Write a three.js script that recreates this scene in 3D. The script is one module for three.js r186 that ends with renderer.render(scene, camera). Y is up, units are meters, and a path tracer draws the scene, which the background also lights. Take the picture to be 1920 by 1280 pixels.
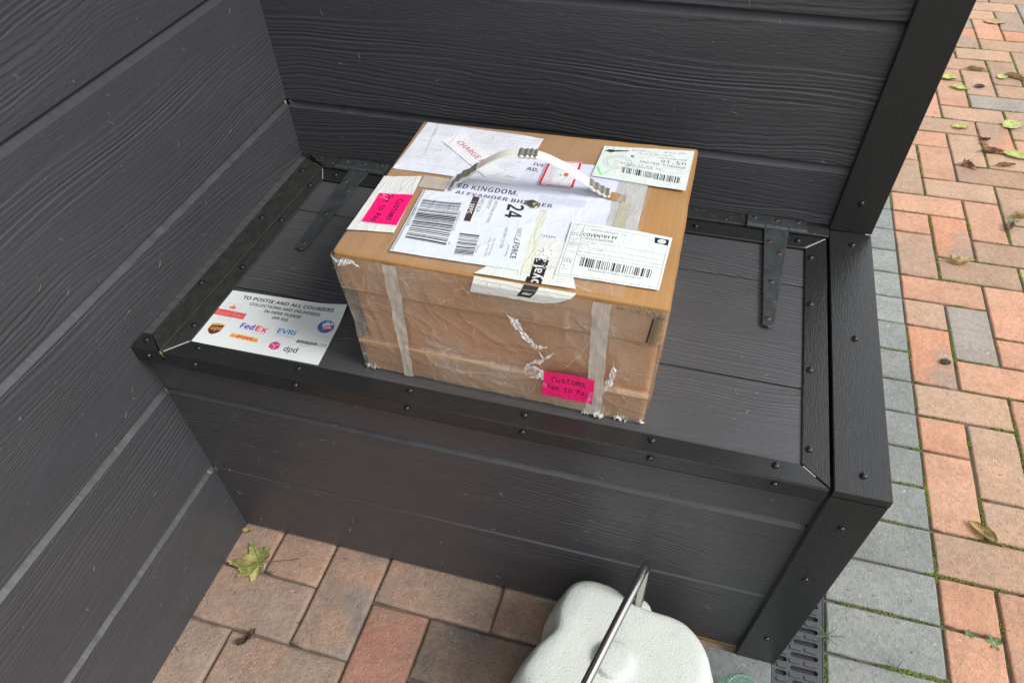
import * as THREE from 'three';
import { mergeGeometries, mergeVertices } from 'three/addons/utils/BufferGeometryUtils.js';

// ---------------------------------------------------------------- camera, sky, sun, exposure
const scene = new THREE.Scene();
// a phone's wide lens; the picture is the upper-middle crop of a taller frame, so the lens is shifted
const F = 1301.78, CY = 640 + 128.8;
const camera = new THREE.PerspectiveCamera(2 * Math.atan(CY / F) * 180 / Math.PI, 1920 / (2 * CY), 0.02, 60);
camera.position.set(0.74485, 1.22697, 1.08931);
camera.rotation.set(-0.87087, 0.29783, -0.03247, 'YXZ');
camera.setViewOffset(1920, 2 * CY, 0, 0, 1920, 1280);
camera.updateProjectionMatrix();

const SKY = { zenith: 1.05, horizon: 0.78, tint: [0.965, 1.0, 1.035] };
{
  const w = 128, h = 64, d = new Float32Array(w * h * 4);
  for (let y = 0; y < h; y++) for (let x = 0; x < w; x++) {
    const e = ((y + 0.5) / h - 0.5) * Math.PI, s = Math.max(0, Math.sin(e));
    const L = e < 0 ? 0.25 : SKY.horizon + (SKY.zenith - SKY.horizon) * s, o = (y * w + x) * 4;
    for (let c = 0; c < 3; c++) d[o + c] = L * SKY.tint[c];
    d[o + 3] = 1;
  }
  const sky = new THREE.DataTexture(d, w, h, THREE.RGBAFormat, THREE.FloatType);
  sky.mapping = THREE.EquirectangularReflectionMapping; sky.magFilter = THREE.LinearFilter; sky.needsUpdate = true;
  scene.background = sky; scene.environment = sky;
}
const sun = new THREE.DirectionalLight(new THREE.Color(1, 0.965, 0.925), 1.9);
sun.position.set(4.7, 4.3, 1.1); sun.target.position.set(0.6, 0.2, 0.4);
sun.castShadow = true; sun.shadow.radius = 42; sun.shadow.mapSize.set(2048, 2048);
Object.assign(sun.shadow.camera, { left: -3, right: 3, top: 3, bottom: -3, near: 0.5, far: 14 });
scene.add(sun, sun.target);

const renderer = new THREE.WebGLRenderer({ antialias: true });
renderer.setSize(1024, 682);
renderer.toneMapping = THREE.LinearToneMapping;
renderer.toneMappingExposure = 1.6;
renderer.shadowMap.enabled = true; renderer.shadowMap.type = THREE.PCFSoftShadowMap;

// ---------------------------------------------------------------- random numbers and noise
let seedState = 12345;
const rnd = () => { seedState = (seedState + 0x6D2B79F5) | 0; let t = Math.imul(seedState ^ (seedState >>> 15), 1 | seedState); t = (t + Math.imul(t ^ (t >>> 7), 61 | t)) ^ t; return ((t ^ (t >>> 14)) >>> 0) / 4294967296; };
const rr = (a, b) => a + (b - a) * rnd();
const reseed = (s) => { seedState = s; };
const hash = (x, y, s) => { let h = Math.imul(x | 0, 374761393) + Math.imul(y | 0, 668265263) + Math.imul(s | 0, 1274126177); h = Math.imul(h ^ (h >>> 13), 1274126177); return ((h ^ (h >>> 16)) >>> 0) / 4294967296; };
function vn(x, y, s = 0, px = 0) {                                  // value noise -1..1, px: repeat in x
  const xi = Math.floor(x), yi = Math.floor(y), fx = x - xi, fy = y - yi;
  const u = fx * fx * (3 - 2 * fx), v = fy * fy * (3 - 2 * fy);
  const X0 = px ? ((xi % px) + px) % px : xi, X1 = px ? (((xi + 1) % px) + px) % px : xi + 1;
  const a = hash(X0, yi, s), b = hash(X1, yi, s), c = hash(X0, yi + 1, s), d = hash(X1, yi + 1, s);
  return 2 * (a + (b - a) * u + (c - a) * v + (a - b - c + d) * u * v) - 1;
}
const fbm = (x, y, s, o = 4) => { let r = 0, a = 0.5, f = 1; for (let i = 0; i < o; i++) { r += a * vn(x * f, y * f, s + i * 17); a *= 0.5; f *= 2.03; } return r; };
const clamp = (x, a = 0, b = 1) => Math.min(b, Math.max(a, x));
const sstep = (a, b, x) => { const t = clamp((x - a) / (b - a)); return t * t * (3 - 2 * t); };
const toS = (l) => Math.round(255 * clamp(l <= 0.0031308 ? 12.92 * l : 1.055 * Math.pow(l, 1 / 2.4) - 0.055));

// ---------------------------------------------------------------- textures
function finish(t, rep) { t.wrapS = t.wrapT = rep === false ? THREE.ClampToEdgeWrapping : THREE.RepeatWrapping; t.magFilter = THREE.LinearFilter; t.minFilter = THREE.LinearFilter; t.needsUpdate = true; return t; }
function bumpTex(w, h, fn) { const d = new Float32Array(w * h * 4); for (let y = 0; y < h; y++) for (let x = 0; x < w; x++) { const v = fn(x, y), o = (y * w + x) * 4; d[o] = d[o + 1] = d[o + 2] = v; d[o + 3] = 1; } return finish(new THREE.DataTexture(d, w, h, THREE.RGBAFormat, THREE.FloatType)); }
function colorTex(w, h, fn) { const d = new Uint8Array(w * h * 4); for (let y = 0; y < h; y++) for (let x = 0; x < w; x++) { const c = fn(x, y), o = (y * w + x) * 4; d[o] = toS(c[0]); d[o + 1] = toS(c[1]); d[o + 2] = toS(c[2]); d[o + 3] = 255; } const t = new THREE.DataTexture(d, w, h, THREE.RGBAFormat, THREE.UnsignedByteType); t.colorSpace = THREE.SRGBColorSpace; return finish(t); }
function canvasTex(w, h, draw, srgb = true) { const c = document.createElement('canvas'); c.width = w; c.height = h; const g = c.getContext('2d'); draw(g, w, h); const t = new THREE.CanvasTexture(c); if (srgb) t.colorSpace = THREE.SRGBColorSpace; return finish(t, false); }
function speckMap(w, h, seed, n, lo, hi) {                         // sparse pale dust and scratches, as a 0..1 field
  const a = new Float32Array(w * h); reseed(seed);
  for (let i = 0; i < n; i++) {
    const x = rnd() * w, y = rnd() * h, r = lo + (hi - lo) * Math.pow(rnd(), 3), k = rr(0.25, 1), long = rnd() < 0.12 ? rr(2, 6) : 1, ang = rnd() * 6.28;
    for (let j = -Math.ceil(r * long); j <= Math.ceil(r * long); j++) for (let l = -Math.ceil(r * long); l <= Math.ceil(r * long); l++) {
      const p = (l * Math.cos(ang) + j * Math.sin(ang)) / long, q = -l * Math.sin(ang) + j * Math.cos(ang), v = k * sstep(1.15, 0.5, Math.hypot(p, q) / r);
      if (v > 0) { const X = ((x + l) % w + w) % w | 0, Y = ((y + j) % h + h) % h | 0; a[Y * w + X] = Math.max(a[Y * w + X], v); }
    }
  }
  return a;
}

// embossed cedar grain of the cladding: rings of a log cut flat, drawn as ridges. One tile is 1.9 m x 0.215 m.
const GL = 1.9, GH = 0.215;
function grain(seed, arch, spacing) {
  const w = 2048, h = 256, B = new Float32Array(w * h);
  for (let x = 0; x < w; x++) {
    const U = x / w, p = U * GL;
    const vc = GH * (0.42 + 0.28 * vn(U * 3, 0.5, seed, 3)) + 0.012 * vn(U * 9, 3.5, seed, 9);
    const d = arch * (0.6 + 0.55 * vn(U * 4, 9.5, seed + 5, 4)) + 0.012 * vn(U * 11, 4.5, seed + 6, 11);
    for (let y = 0; y < h; y++) {
      const v = (y / h) * GH;
      const wig = 0.0026 * vn(U * 22, v * 16, seed + 1, 22) + 0.0006 * vn(U * 64, v * 50, seed + 2, 64) + 0.00025 * vn(U * 180, v * 160, seed + 8, 180);
      const f = Math.hypot(v - vc + wig * 1.1, d + 0.02) + wig * 0.5;
      const gq = f / 0.02, sp0 = spacing * (1 + 0.45 * sstep(0.035, 0.0, f - Math.abs(d) - 0.02));
      const ph = f / sp0 + 0.8 * vn(gq * 0.7, 0.3, seed + 3);
      const s = ph - Math.floor(ph);
      const ridge = s < 0.7 ? Math.pow(Math.sin(Math.PI * s / 1.4), 1.5) : Math.pow(Math.cos(Math.PI * (s - 0.7) / 0.6), 1.2);
      const amp = clamp(0.72 + 0.5 * vn(U * 6, v * 16, seed + 4, 6), 0.12, 1) * clamp(0.75 + 0.6 * vn(Math.floor(ph) * 1.37, 7.7, seed + 9), 0.3, 1) * (0.25 + 0.75 * sstep(0.0, 0.018, f - Math.abs(d) - 0.02));
      const fib = 0.09 * vn(U * 160, v * 900, seed + 10, 160) + 0.06 * vn(U * 420, v * 1100, seed + 11, 420);
      B[y * w + x] = 0.25 + 0.62 * ridge * amp + fib;
    }
  }
  const sp = speckMap(w, h, seed * 7 + 1, 560, 0.3, 1.25);
  const bump = bumpTex(w, h, (x, y) => B[y * w + x]);
  const col = colorTex(w, h, (x, y) => {
    const i = y * w + x, dust = 0.5 + 0.5 * fbm(x / 90, y / 40, seed + 20, 3), r = 0.050 * (0.82 + 0.5 * B[i] * 0.6 + 0.22 * dust + 0.07 * hash(x, y, seed));
    const s = sp[i] * 0.2;
    return [r * 1.0 + s, r * 1.01 + s, r * 1.12 + s * 0.97];
  });
  return { bump, col };
}
const GRAINS = [grain(11, 0.045, 0.0078), grain(23, 0.03, 0.0068), grain(37, 0.02, 0.0084), grain(53, 0.10, 0.0058)];
const plankMats = GRAINS.map((g, i) => new THREE.MeshStandardMaterial({ name: 'fibre cement ' + i, map: g.col, bumpMap: g.bump, bumpScale: 0.0019, roughness: 0.46 }));
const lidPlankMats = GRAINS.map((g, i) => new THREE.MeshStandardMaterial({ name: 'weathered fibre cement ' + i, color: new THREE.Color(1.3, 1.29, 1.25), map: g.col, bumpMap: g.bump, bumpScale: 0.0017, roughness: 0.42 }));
const frontPlankMats = GRAINS.map((g, i) => new THREE.MeshStandardMaterial({ name: 'smooth fibre cement ' + i, color: new THREE.Color(0.98, 0.93, 0.92), map: g.col, bumpMap: g.bump, bumpScale: 0.0017, roughness: 0.4 }));

// brushed black trim. One tile is 0.24 m x 0.06 m, grain along u
const trimSp = speckMap(1024, 256, 91, 170, 0.4, 1.7);
const trimB = new Float32Array(1024 * 256);
for (let y = 0; y < 256; y++) for (let x = 0; x < 1024; x++) {
  const u = x / 1024, v = y / 256, a = vn(u * 26, v * 84, 3, 26), b = vn(u * 60, v * 170, 4, 60);
  trimB[y * 1024 + x] = 0.5 + 0.35 * Math.sign(a) * Math.pow(Math.abs(a), 0.7) * 0.8 + 0.2 * b;
}
const trimBump = bumpTex(1024, 256, (x, y) => trimB[y * 1024 + x]);
const trimCol = colorTex(1024, 256, (x, y) => { const i = y * 1024 + x, b = 0.019 * (0.75 + 0.5 * trimB[i]) + trimSp[i] * 0.2; return [b, b * 1.03, b * 1.06]; });
const trimDustySp = speckMap(1024, 256, 191, 900, 0.4, 2.1);
const trimDusty = colorTex(1024, 256, (x, y) => { const i = y * 1024 + x, dn = clamp(0.35 + 0.9 * fbm(x / 60, y / 40, 77, 4)), b = 0.02 * (0.8 + 0.5 * trimB[i]) + 0.012 * dn + trimDustySp[i] * 0.16 * (0.4 + dn); return [b, b * 1.0, b * 0.95]; });
const trimMat = new THREE.MeshStandardMaterial({ name: 'black trim', map: trimCol, bumpMap: trimBump, bumpScale: 0.00024, roughness: 0.29 });
const trimDustyMat = new THREE.MeshStandardMaterial({ name: 'dusty black trim', map: trimDusty, bumpMap: trimBump, bumpScale: 0.0003, roughness: 0.5 });
const rivetMat = new THREE.MeshStandardMaterial({ name: 'black screw cap', color: new THREE.Color(0.012, 0.012, 0.015), roughness: 0.24 });
const darkMat = new THREE.MeshStandardMaterial({ name: 'dark board', color: new THREE.Color(0.012, 0.012, 0.013), roughness: 0.8 });
const rawMat = new THREE.MeshStandardMaterial({ name: 'raw board edge', color: new THREE.Color(0.30, 0.20, 0.09), roughness: 0.9, bumpMap: trimBump, bumpScale: 0.001 });
const paleMat = new THREE.MeshStandardMaterial({ name: 'pale sealant', color: new THREE.Color(0.55, 0.54, 0.5), roughness: 0.7 });
const ribB = bumpTex(256, 16, (x) => 0.5 + 0.5 * Math.sin(x / 256 * Math.PI * 2 * 7 + 1.5 * vn(x / 20, 0.5, 5)));
const ribMat = new THREE.MeshStandardMaterial({ name: 'ribbed filler', color: new THREE.Color(0.075, 0.073, 0.074), bumpMap: ribB, bumpScale: 0.0013, roughness: 0.6 });

// ---------------------------------------------------------------- naming helpers
const used = new Map();
function numbered(n) { const k = used.get(n) ?? 0; used.set(n, k + 1); return k ? n + '_' + String(k).padStart(3, '0') : n; }
function tag(o, label, category, group) { o.userData.label = label; o.userData.category = category; if (group) o.userData.group = group; return o; }
function thing(name, label, category, pos = [0, 0, 0], group) { const o = new THREE.Group(); o.name = numbered(name); o.position.set(...pos); tag(o, label, category, group); scene.add(o); return o; }
function structure(name) { const o = new THREE.Group(); o.name = numbered(name); o.userData.kind = 'structure'; scene.add(o); return o; }
function part(name, geo, mat, parent, label) { const m = new THREE.Mesh(geo, mat); m.name = name; m.castShadow = m.receiveShadow = true; if (label) m.userData.label = label; parent.add(m); return m; }
const V = (x, y, z) => new THREE.Vector3(x, y, z);

// ---------------------------------------------------------------- geometry helpers
// a closed prism: profile points [a, b] (anticlockwise) swept along u from 0 to len; placed by the three axes; uv: u/uScale, across/vScale
function prism(profile, len, O, U, A, Bx, uS = 1, vS = 1, u0 = 0, v0 = 0, ends = null) {
  const pos = [], uv = [], n = profile.length, P = (p, s) => V(...O).addScaledVector(A, p[0]).addScaledVector(Bx, p[1]).addScaledVector(U, s);
  const flip = new THREE.Vector3().crossVectors(A, Bx).dot(U) < 0;
  const e = (p, end) => (ends ? ends(p, end) : 0);
  let acc = 0;
  const tri = (a, b, c, ua, ub, uc) => { const t = flip ? [[a, ua], [c, uc], [b, ub]] : [[a, ua], [b, ub], [c, uc]]; for (const [p, w] of t) { pos.push(p.x, p.y, p.z); uv.push(...w); } };
  for (let i = 0; i < n; i++) {
    const p = profile[i], q = profile[(i + 1) % n], L = Math.hypot(q[0] - p[0], q[1] - p[1]);
    const a = P(p, e(p, 0)), b = P(q, e(q, 0)), c = P(q, len + e(q, 1)), d = P(p, len + e(p, 1));
    const va = (v0 + acc) / vS, vb = p[2] ? va : (v0 + acc + L) / vS, ua = u0 / uS, ub = (u0 + len) / uS;
    tri(a, b, c, [ua, va], [ua, vb], [ub, vb]); tri(a, c, d, [ua, va], [ub, vb], [ub, va]);
    acc += L;
  }
  const faces = THREE.ShapeUtils.triangulateShape(profile.map((p) => new THREE.Vector2(...p)), []);
  for (const f of faces) {
    const q = f.map((i) => profile[i]);
    tri(...[0, 2, 1].map((k) => P(q[k], e(q[k], 0))), ...[0, 2, 1].map((k) => [(q[k][1]) / uS, q[k][0] / vS]));
    tri(...[0, 1, 2].map((k) => P(q[k], len + e(q[k], 1))), ...[0, 1, 2].map((k) => [(q[k][1]) / uS, q[k][0] / vS]));
  }
  const g = new THREE.BufferGeometry();
  g.setAttribute('position', new THREE.Float32BufferAttribute(pos, 3)); g.setAttribute('uv', new THREE.Float32BufferAttribute(uv, 2));
  g.computeVertexNormals();
  return g;
}
const X = V(1, 0, 0), Y = V(0, 1, 0), Z = V(0, 0, 1), NX = V(-1, 0, 0), NZ = V(0, 0, -1);
// cladding board: bottom at y0, next board starts at y1; face stands at 0, out is +
function boardProfile(y0, y1, top = true) {
  const T = -0.016, h = y1 - y0;
  const p = [[0, T], [0, -0.002], [0.0008, -0.0006], [0.0022, 0]];
  if (top) p.push([h - 0.0130, 0, 1], [h - 0.0122, -0.0008, 1], [h - 0.0004, -0.0115, 1], [h - 0.0004, T]);
  else p.push([h, 0], [h, T]);
  return p;
}
function rbox(w, h, d, r = 0.002, uS = 0.24, vS = 0.06, along = 'x') {        // chamfered box with box uv
  const s = new THREE.Shape(), W = w / 2 - r, Hh = h / 2 - r;
  s.moveTo(-W, -h / 2); s.lineTo(W, -h / 2); s.lineTo(w / 2, -Hh); s.lineTo(w / 2, Hh); s.lineTo(W, h / 2); s.lineTo(-W, h / 2); s.lineTo(-w / 2, Hh); s.lineTo(-w / 2, -Hh);
  const g = new THREE.ExtrudeGeometry(s, { depth: d - 2 * r, bevelEnabled: false }); g.translate(0, 0, -(d - 2 * r) / 2);
  return boxUV(g, uS, vS, along);
}
function boxUV(g, uS, vS, along) {
  if (g.index) g = g.toNonIndexed();
  g.computeVertexNormals();
  const p = g.attributes.position, n = g.attributes.normal, uv = new Float32Array(p.count * 2);
  for (let i = 0; i < p.count; i++) {
    const x = p.getX(i), y = p.getY(i), z = p.getZ(i), ax = Math.abs(n.getX(i)), ay = Math.abs(n.getY(i)), az = Math.abs(n.getZ(i));
    let a, b;
    if (ay >= ax && ay >= az) { a = x; b = z; if (along === 'z') { a = z; b = x; } }
    else if (az >= ax) { a = x; b = y; if (along === 'y') { a = y; b = x; } }
    else { a = z; b = y; if (along === 'y') { a = y; b = z; } }
    uv[2 * i] = a / uS; uv[2 * i + 1] = b / vS;
  }
  g.setAttribute('uv', new THREE.BufferAttribute(uv, 2));
  return g;
}
// board lying in x-z with mitred outline (polygon of [x, z]) and thickness
function slabPoly(poly, yTop, thick, along = 'x', uS = 0.24, vS = 0.06, bevel = 0.0012) {
  const s = new THREE.Shape(); poly.forEach(([x, z], i) => (i ? s.lineTo(x, -z) : s.moveTo(x, -z)));
  const g = new THREE.ExtrudeGeometry(s, { depth: thick - 2 * bevel, bevelEnabled: true, bevelThickness: bevel, bevelSize: bevel, bevelOffset: -bevel, bevelSegments: 1 });
  g.rotateX(-Math.PI / 2); g.translate(0, yTop - thick + bevel, 0);
  return boxUV(g, uS, vS, along);
}
const rivetGeo = new THREE.LatheGeometry([[0, 0.0042], [0.0022, 0.0040], [0.0038, 0.0032], [0.0046, 0.0018], [0.0048, 0], [0.0048, -0.001]].map((p) => new THREE.Vector2(...p)), 14);
function rivet(parent, x, y, z, axis, mat = rivetMat, name = 'rivet') { const m = part(name, rivetGeo, mat, parent); m.position.set(x, y, z); if (axis === 'z') m.rotation.x = Math.PI / 2; return m; }

// ================================================================ SETTING: ground
const H = 0.5266, D = 0.5333, LX = 0.972, GX = 0.9767, WX = 1.0426, TT = 0.0149, FZ = D + TT;
const Gk = [0, 0.2087, 0.4202, 0.6303, 0.8409, 1.052, 1.262, 1.473, 1.684, 1.895, 2.106, 2.317];

const dirt = colorTex(512, 512, (x, y) => { const n = 0.5 + 0.5 * fbm(x / 60, y / 60, 5, 5), k = 0.6 + 0.7 * hash(x, y, 3), b = (0.085 + 0.07 * n) * k; return [b * 1.1, b * 0.98, b * 0.72]; });
const dirtB = bumpTex(256, 256, (x, y) => hash(x, y, 8) * 0.6 + 0.4 * vn(x / 6, y / 6, 4));
const ground = new THREE.Mesh(new THREE.PlaneGeometry(60, 60).rotateX(-Math.PI / 2), new THREE.MeshStandardMaterial({ name: 'sand and dirt', map: dirt, bumpMap: dirtB, bumpScale: 0.002, roughness: 1 }));
ground.name = 'ground'; ground.userData.kind = 'structure'; ground.position.y = -0.0075; ground.receiveShadow = true; scene.add(ground);
{ const uv = ground.geometry.attributes.uv; for (let i = 0; i < uv.count; i++) uv.setXY(i, uv.getX(i) * 120, uv.getY(i) * 120); }

// brick textures: tone A fading to tone B with speckled aggregate; tile 0.4 m
function brickTex(seed, A, Bc, mixAmt, speck) {
  const sp = speckMap(512, 512, seed + 900, Math.round(speck * 1.5), 0.4, 2.3), pit = speckMap(512, 512, seed + 950, 900, 0.5, 2.2);
  return colorTex(512, 512, (x, y) => {
    const m = clamp(0.5 + mixAmt * 1.6 * fbm(x / 150, y / 150, seed, 3)), f = 0.86 + 0.20 * fbm(x / 9, y / 9, seed + 4, 3) + 0.30 * (hash(x, y, seed) - 0.5) + 0.14 * fbm(x / 60, y / 60, seed + 9, 2);
    const i = y * 512 + x, s = sp[i] * 0.55, k = 1 - 0.55 * pit[i];
    return [0, 1, 2].map((c) => clamp((A[c] + (Bc[c] - A[c]) * m) * f * k * (1 - s) + s * [0.62, 0.56, 0.48][c]));
  });
}
const brickB = bumpTex(512, 512, (x, y) => 0.5 * (0.5 + 0.5 * vn(x / 3.1, y / 3.1, 31)) + 0.3 * hash(x, y, 33) + 0.4 * (0.5 + 0.5 * vn(x / 14, y / 14, 35)));
const bm = (name, t, c = 1) => (t.wrapS = t.wrapT = THREE.MirroredRepeatWrapping) && new THREE.MeshStandardMaterial({ name, map: t, bumpMap: brickB, bumpScale: 0.0016, roughness: 0.93, color: new THREE.Color(c, c, c) });
const tOr = brickTex(1, [0.49, 0.245, 0.15], [0.44, 0.255, 0.165], 0.6, 520), tBuff = brickTex(2, [0.41, 0.255, 0.165], [0.35, 0.235, 0.165], 0.7, 620), tGrey = brickTex(3, [0.30, 0.26, 0.22], [0.27, 0.23, 0.19], 0.6, 560), tTwo = brickTex(4, [0.49, 0.235, 0.14], [0.33, 0.23, 0.17], 1.5, 540);
const yardMats = [bm('orange brick', tOr), bm('orange brick light', tOr, 1.1), bm('buff brick', tBuff), bm('buff brick light', tBuff, 1.12), bm('grey brown brick', tGrey), bm('two tone brick', tTwo), bm('buff brick dark', tBuff, 0.9)];
const yardPick = [0, 1, 2, 2, 3, 3, 3, 5, 5, 6, 2, 2, 0, 4];
const tSlate = brickTex(6, [0.245, 0.25, 0.232], [0.215, 0.225, 0.212], 0.7, 640);
const slateMats = [bm('slate grey paver', tSlate), bm('slate grey paver pale', tSlate, 1.1), bm('slate grey paver dark', tSlate, 0.92)];
const tP1 = brickTex(7, [0.40, 0.255, 0.185], [0.33, 0.245, 0.19], 1.2, 300), tP2 = brickTex(8, [0.39, 0.25, 0.18], [0.25, 0.21, 0.18], 1.8, 280), tP3 = brickTex(9, [0.41, 0.19, 0.135], [0.35, 0.21, 0.155], 1.0, 260), tP4 = brickTex(10, [0.13, 0.125, 0.12], [0.25, 0.18, 0.14], 1.6, 240);
const porchMats = [bm('worn pink brick', tP1), bm('worn smoky brick', tP2), bm('worn red brick', tP3), bm('worn dark brick', tP4)];

// bevelled brick, long along x when w > d; top at 0
function brickGeo(w, d, h, bev, u0, v0, wob, seed) {
  const gx = [0, 0.3, 1], ring = [[0, -h], [0, -bev], [bev * 0.3, -bev * 0.3], [bev, 0]];
  const pos = [], uv = [], idx = [], NP = 8 * 2;                     // outline subdivided so edges can be uneven
  const out = (ins, k) => { const W = w / 2 - ins, Dd = d / 2 - ins, t = k / NP * 4, s = Math.floor(t), f = t - s; return [[-W + 2 * W * f, -Dd], [W, -Dd + 2 * Dd * f], [W - 2 * W * f, Dd], [-W, Dd - 2 * Dd * f]][s]; };
  ring.forEach(([ins, y], r) => { for (let k = 0; k < NP; k++) { const j = wob * vn(k * 1.7, r * 0.6, seed), [x, z] = out(ins + (r ? Math.abs(j) : 0), k); pos.push(x, y, z); uv.push((x + u0 + (r < 2 ? y * 0.5 : 0)) / 0.4, (z + v0 + (r < 2 ? y : 0)) / 0.4); } });
  for (let r = 0; r < ring.length - 1; r++) for (let k = 0; k < NP; k++) { const a = r * NP + k, b = r * NP + (k + 1) % NP, c = a + NP, e = b + NP; idx.push(a, c, b, b, c, e); }
  const c0 = pos.length / 3; pos.push(0, 0.0004, 0); uv.push(u0 / 0.4, v0 / 0.4);
  const t0 = (ring.length - 1) * NP; for (let k = 0; k < NP; k++) idx.push(t0 + k, c0, t0 + (k + 1) % NP);
  const g = new THREE.BufferGeometry(); g.setAttribute('position', new THREE.Float32BufferAttribute(pos, 3)); g.setAttribute('uv', new THREE.Float32BufferAttribute(uv, 2)); g.setIndex(idx); g.computeVertexNormals();
  return g;
}
reseed(41);
const variants = (w, d, bev, wob, n) => Array.from({ length: n }, (_, i) => brickGeo(w, d, 0.03, bev, rnd(), rnd(), wob, 100 + i * 7));
const PY = 0.103;
const yardH = variants(2 * PY - 0.006, PY - 0.006, 0.004, 0.0014, 5), yardV = variants(PY - 0.006, 2 * PY - 0.006, 0.004, 0.0014, 5), yardHalf = variants(PY - 0.006, PY - 0.006, 0.004, 0.0014, 3);
const yard = structure('brick_paving');
const jointEdges = [];
function lay(parent, name, geos, mats, x, z, w, d, mat, jit = 0.0008, noteJoint = true) {
  const m = part(numbered(name), geos[Math.floor(rnd() * geos.length)], mat ?? mats[Math.floor(rnd() * mats.length)], parent);
  m.position.set(x, rr(-jit, jit), z); m.rotation.set(rr(-1, 1) * 0.004, rr(-1, 1) * 0.006 + (rnd() < 0.5 ? Math.PI : 0), rr(-1, 1) * 0.004);
  if (noteJoint) jointEdges.push([x - w / 2, z - d / 2, x + w / 2, z - d / 2], [x - w / 2, z - d / 2, x - w / 2, z + d / 2]);
}
const XG = 1.3325, Z0 = -0.8397 + 2 * PY;                            // rows counted from the orange brick two courses down
const named = { '0,0': 0, '0,-1': 2, '0,-2': 2, '0,1': 3, '0,2': 5, '1,1': 4, '0,4': 3, '0,5': 0, '0,6': 1, '0,8': 2, '0,9': 0, '0,10': 1, '2,0': 1, '1,3': 1, '1,-2': 0, '1,5': 3, '1,9': 0, '2,8': 2, '2,4': 0, '1,-1': 6, '2,-2': 6, '0,-3': 0, '0,-4': 1 };
for (let j = -24; j <= 13; j++) for (let i = 0; i <= 8; i++) {
  const k = (((i + j) % 4) + 4) % 4, x = XG + i * PY, z = Z0 + j * PY, pick = named[i + ',' + j] !== undefined ? yardMats[named[i + ',' + j]] : yardMats[yardPick[Math.floor(rnd() * yardPick.length)]];
  if (k === 0) lay(yard, 'brick', yardH, null, x + PY, z + PY / 2, 2 * PY, PY, pick);
  else if (k === 1 && i === 0) lay(yard, 'brick', yardHalf, null, x + PY / 2, z + PY / 2, PY, PY, pick);
  else if (k === 2) lay(yard, 'brick', yardV, null, x + PY / 2, z + PY, PY, 2 * PY, pick);
}
const border = structure('paving_border');
const slateG = variants(0.2, PY - 0.0045, 0.0045, 0.0012, 5);
for (let k = -4; k <= 15; k++) lay(border, 'paver', slateG, slateMats, 1.2315, -0.8397 + (k + 0.5) * PY, 0.203, PY, null, 0.0007);

// floor inside the porch
const PP = 0.1158, PX0 = 0.0815, PZ0 = 0.6215;
const porch = structure('porch_floor');
const pH = variants(2 * PP - 0.0018, PP - 0.0018, 0.0075, 0.0016, 4), pV = variants(PP - 0.0018, 2 * PP - 0.0018, 0.0075, 0.0016, 4);
const pNamed = { '0,-1': 0, '2,-1': 1, '1,0': 1, '3,0': 2, '3,-1': 0, '4,0': 3, '0,0': 0, '1,1': 0, '0,1': 0, '1,-1': 1 };
for (let j = -2; j <= 11; j++) for (let i = -2; i <= 8; i++) {
  const k = (((i - j) % 4) + 4) % 4, x = PX0 + (i - 1) * PP, z = PZ0 + j * PP;
  const pick = porchMats[pNamed[i + ',' + j] ?? [0, 1, 0, 2, 1][Math.floor(rnd() * 5)]];
  if (x > 0.96 || x < -0.3 || (x > 0.8 && z > 0.4 && z < 1.1)) continue;
  if (k === 0) lay(porch, 'brick', pH, null, x + PP, z + PP / 2, 2 * PP, PP, pick, 0.0006, false);
  else if (k === 3) lay(porch, 'brick', pV, null, x + PP / 2, z + PP, PP, 2 * PP, pick, 0.0006, false);
}

// ================================================================ cladding walls
function wall(name, label, make) { const w = thing(name, label, 'wall'); make(w); return w; }
wall('cladding_wall', 'charcoal wood-grain cladding wall filling the left side beside the storage chest', (w) => {
  for (let k = 0; k < 11; k++) { const m = plankMats[[1, 2, 3, 0, 1, 3, 0, 2, 1, 0, 2][k]]; part(numbered('plank'), prism(boardProfile(Gk[k], Gk[k + 1]), 2.2, [0, Gk[k] + 0.001, 0], Z, Y, X, GL, GH, [0.1, 0.35, 0.0, 0.9, 0.35, 1.2, 0.3, 0.1, 0, 0, 0][k], k * 0.03), m, w); }
  part('backing_board', rbox(0.03, 2.32, 2.2, 0.001).translate(-0.0312, 1.16, 1.1), darkMat, w);
});
wall('cladding_wall', 'charcoal wood-grain cladding wall rising behind the taped parcel', (w) => {
  for (let k = 2; k < 11; k++) { const m = plankMats[[1, 2, 3, 0, 0, 2, 3, 1, 0, 2, 1][k]]; part(numbered('plank'), prism(boardProfile(Gk[k], Gk[k + 1]), 0.981, [0.0005, Gk[k] + 0.001, 0], X, Y, Z, GL, GH, [0, 0, 0.3, 0.55, 1.0, 0.2, 0.3, 0, 0, 0, 0][k], k * 0.037), m, w); }
  const c = part('corner_trim', prism([[0, -0.016], [0.0665, -0.016], [0.0665, 0.013], [0.0655, 0.014], [0.001, 0.014], [0, 0.013]], 2.317 - H - 0.001, [0.9765, H + 0.001, 0], Y, X, Z, 0.24, 0.06), trimMat, w);
  rivet(c, 1.0088, 0.581, 0.014, 'z'); rivet(c, 1.0085, 1.0, 0.014, 'z');
  part('backing_board', rbox(1.06, 2.32, 0.03, 0.001).translate(0.513, 1.16, -0.0345), darkMat, w);
});

{ // the porch roof over the walls, above the picture
  const roof = structure('ceiling');
  part('soffit', rbox(1.22, 0.06, 1.2, 0.004).translate(0.53, 2.35, 0.54), new THREE.MeshStandardMaterial({ name: 'pale painted soffit', color: new THREE.Color(0.5, 0.5, 0.5), roughness: 0.8 }), roof);
}
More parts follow.
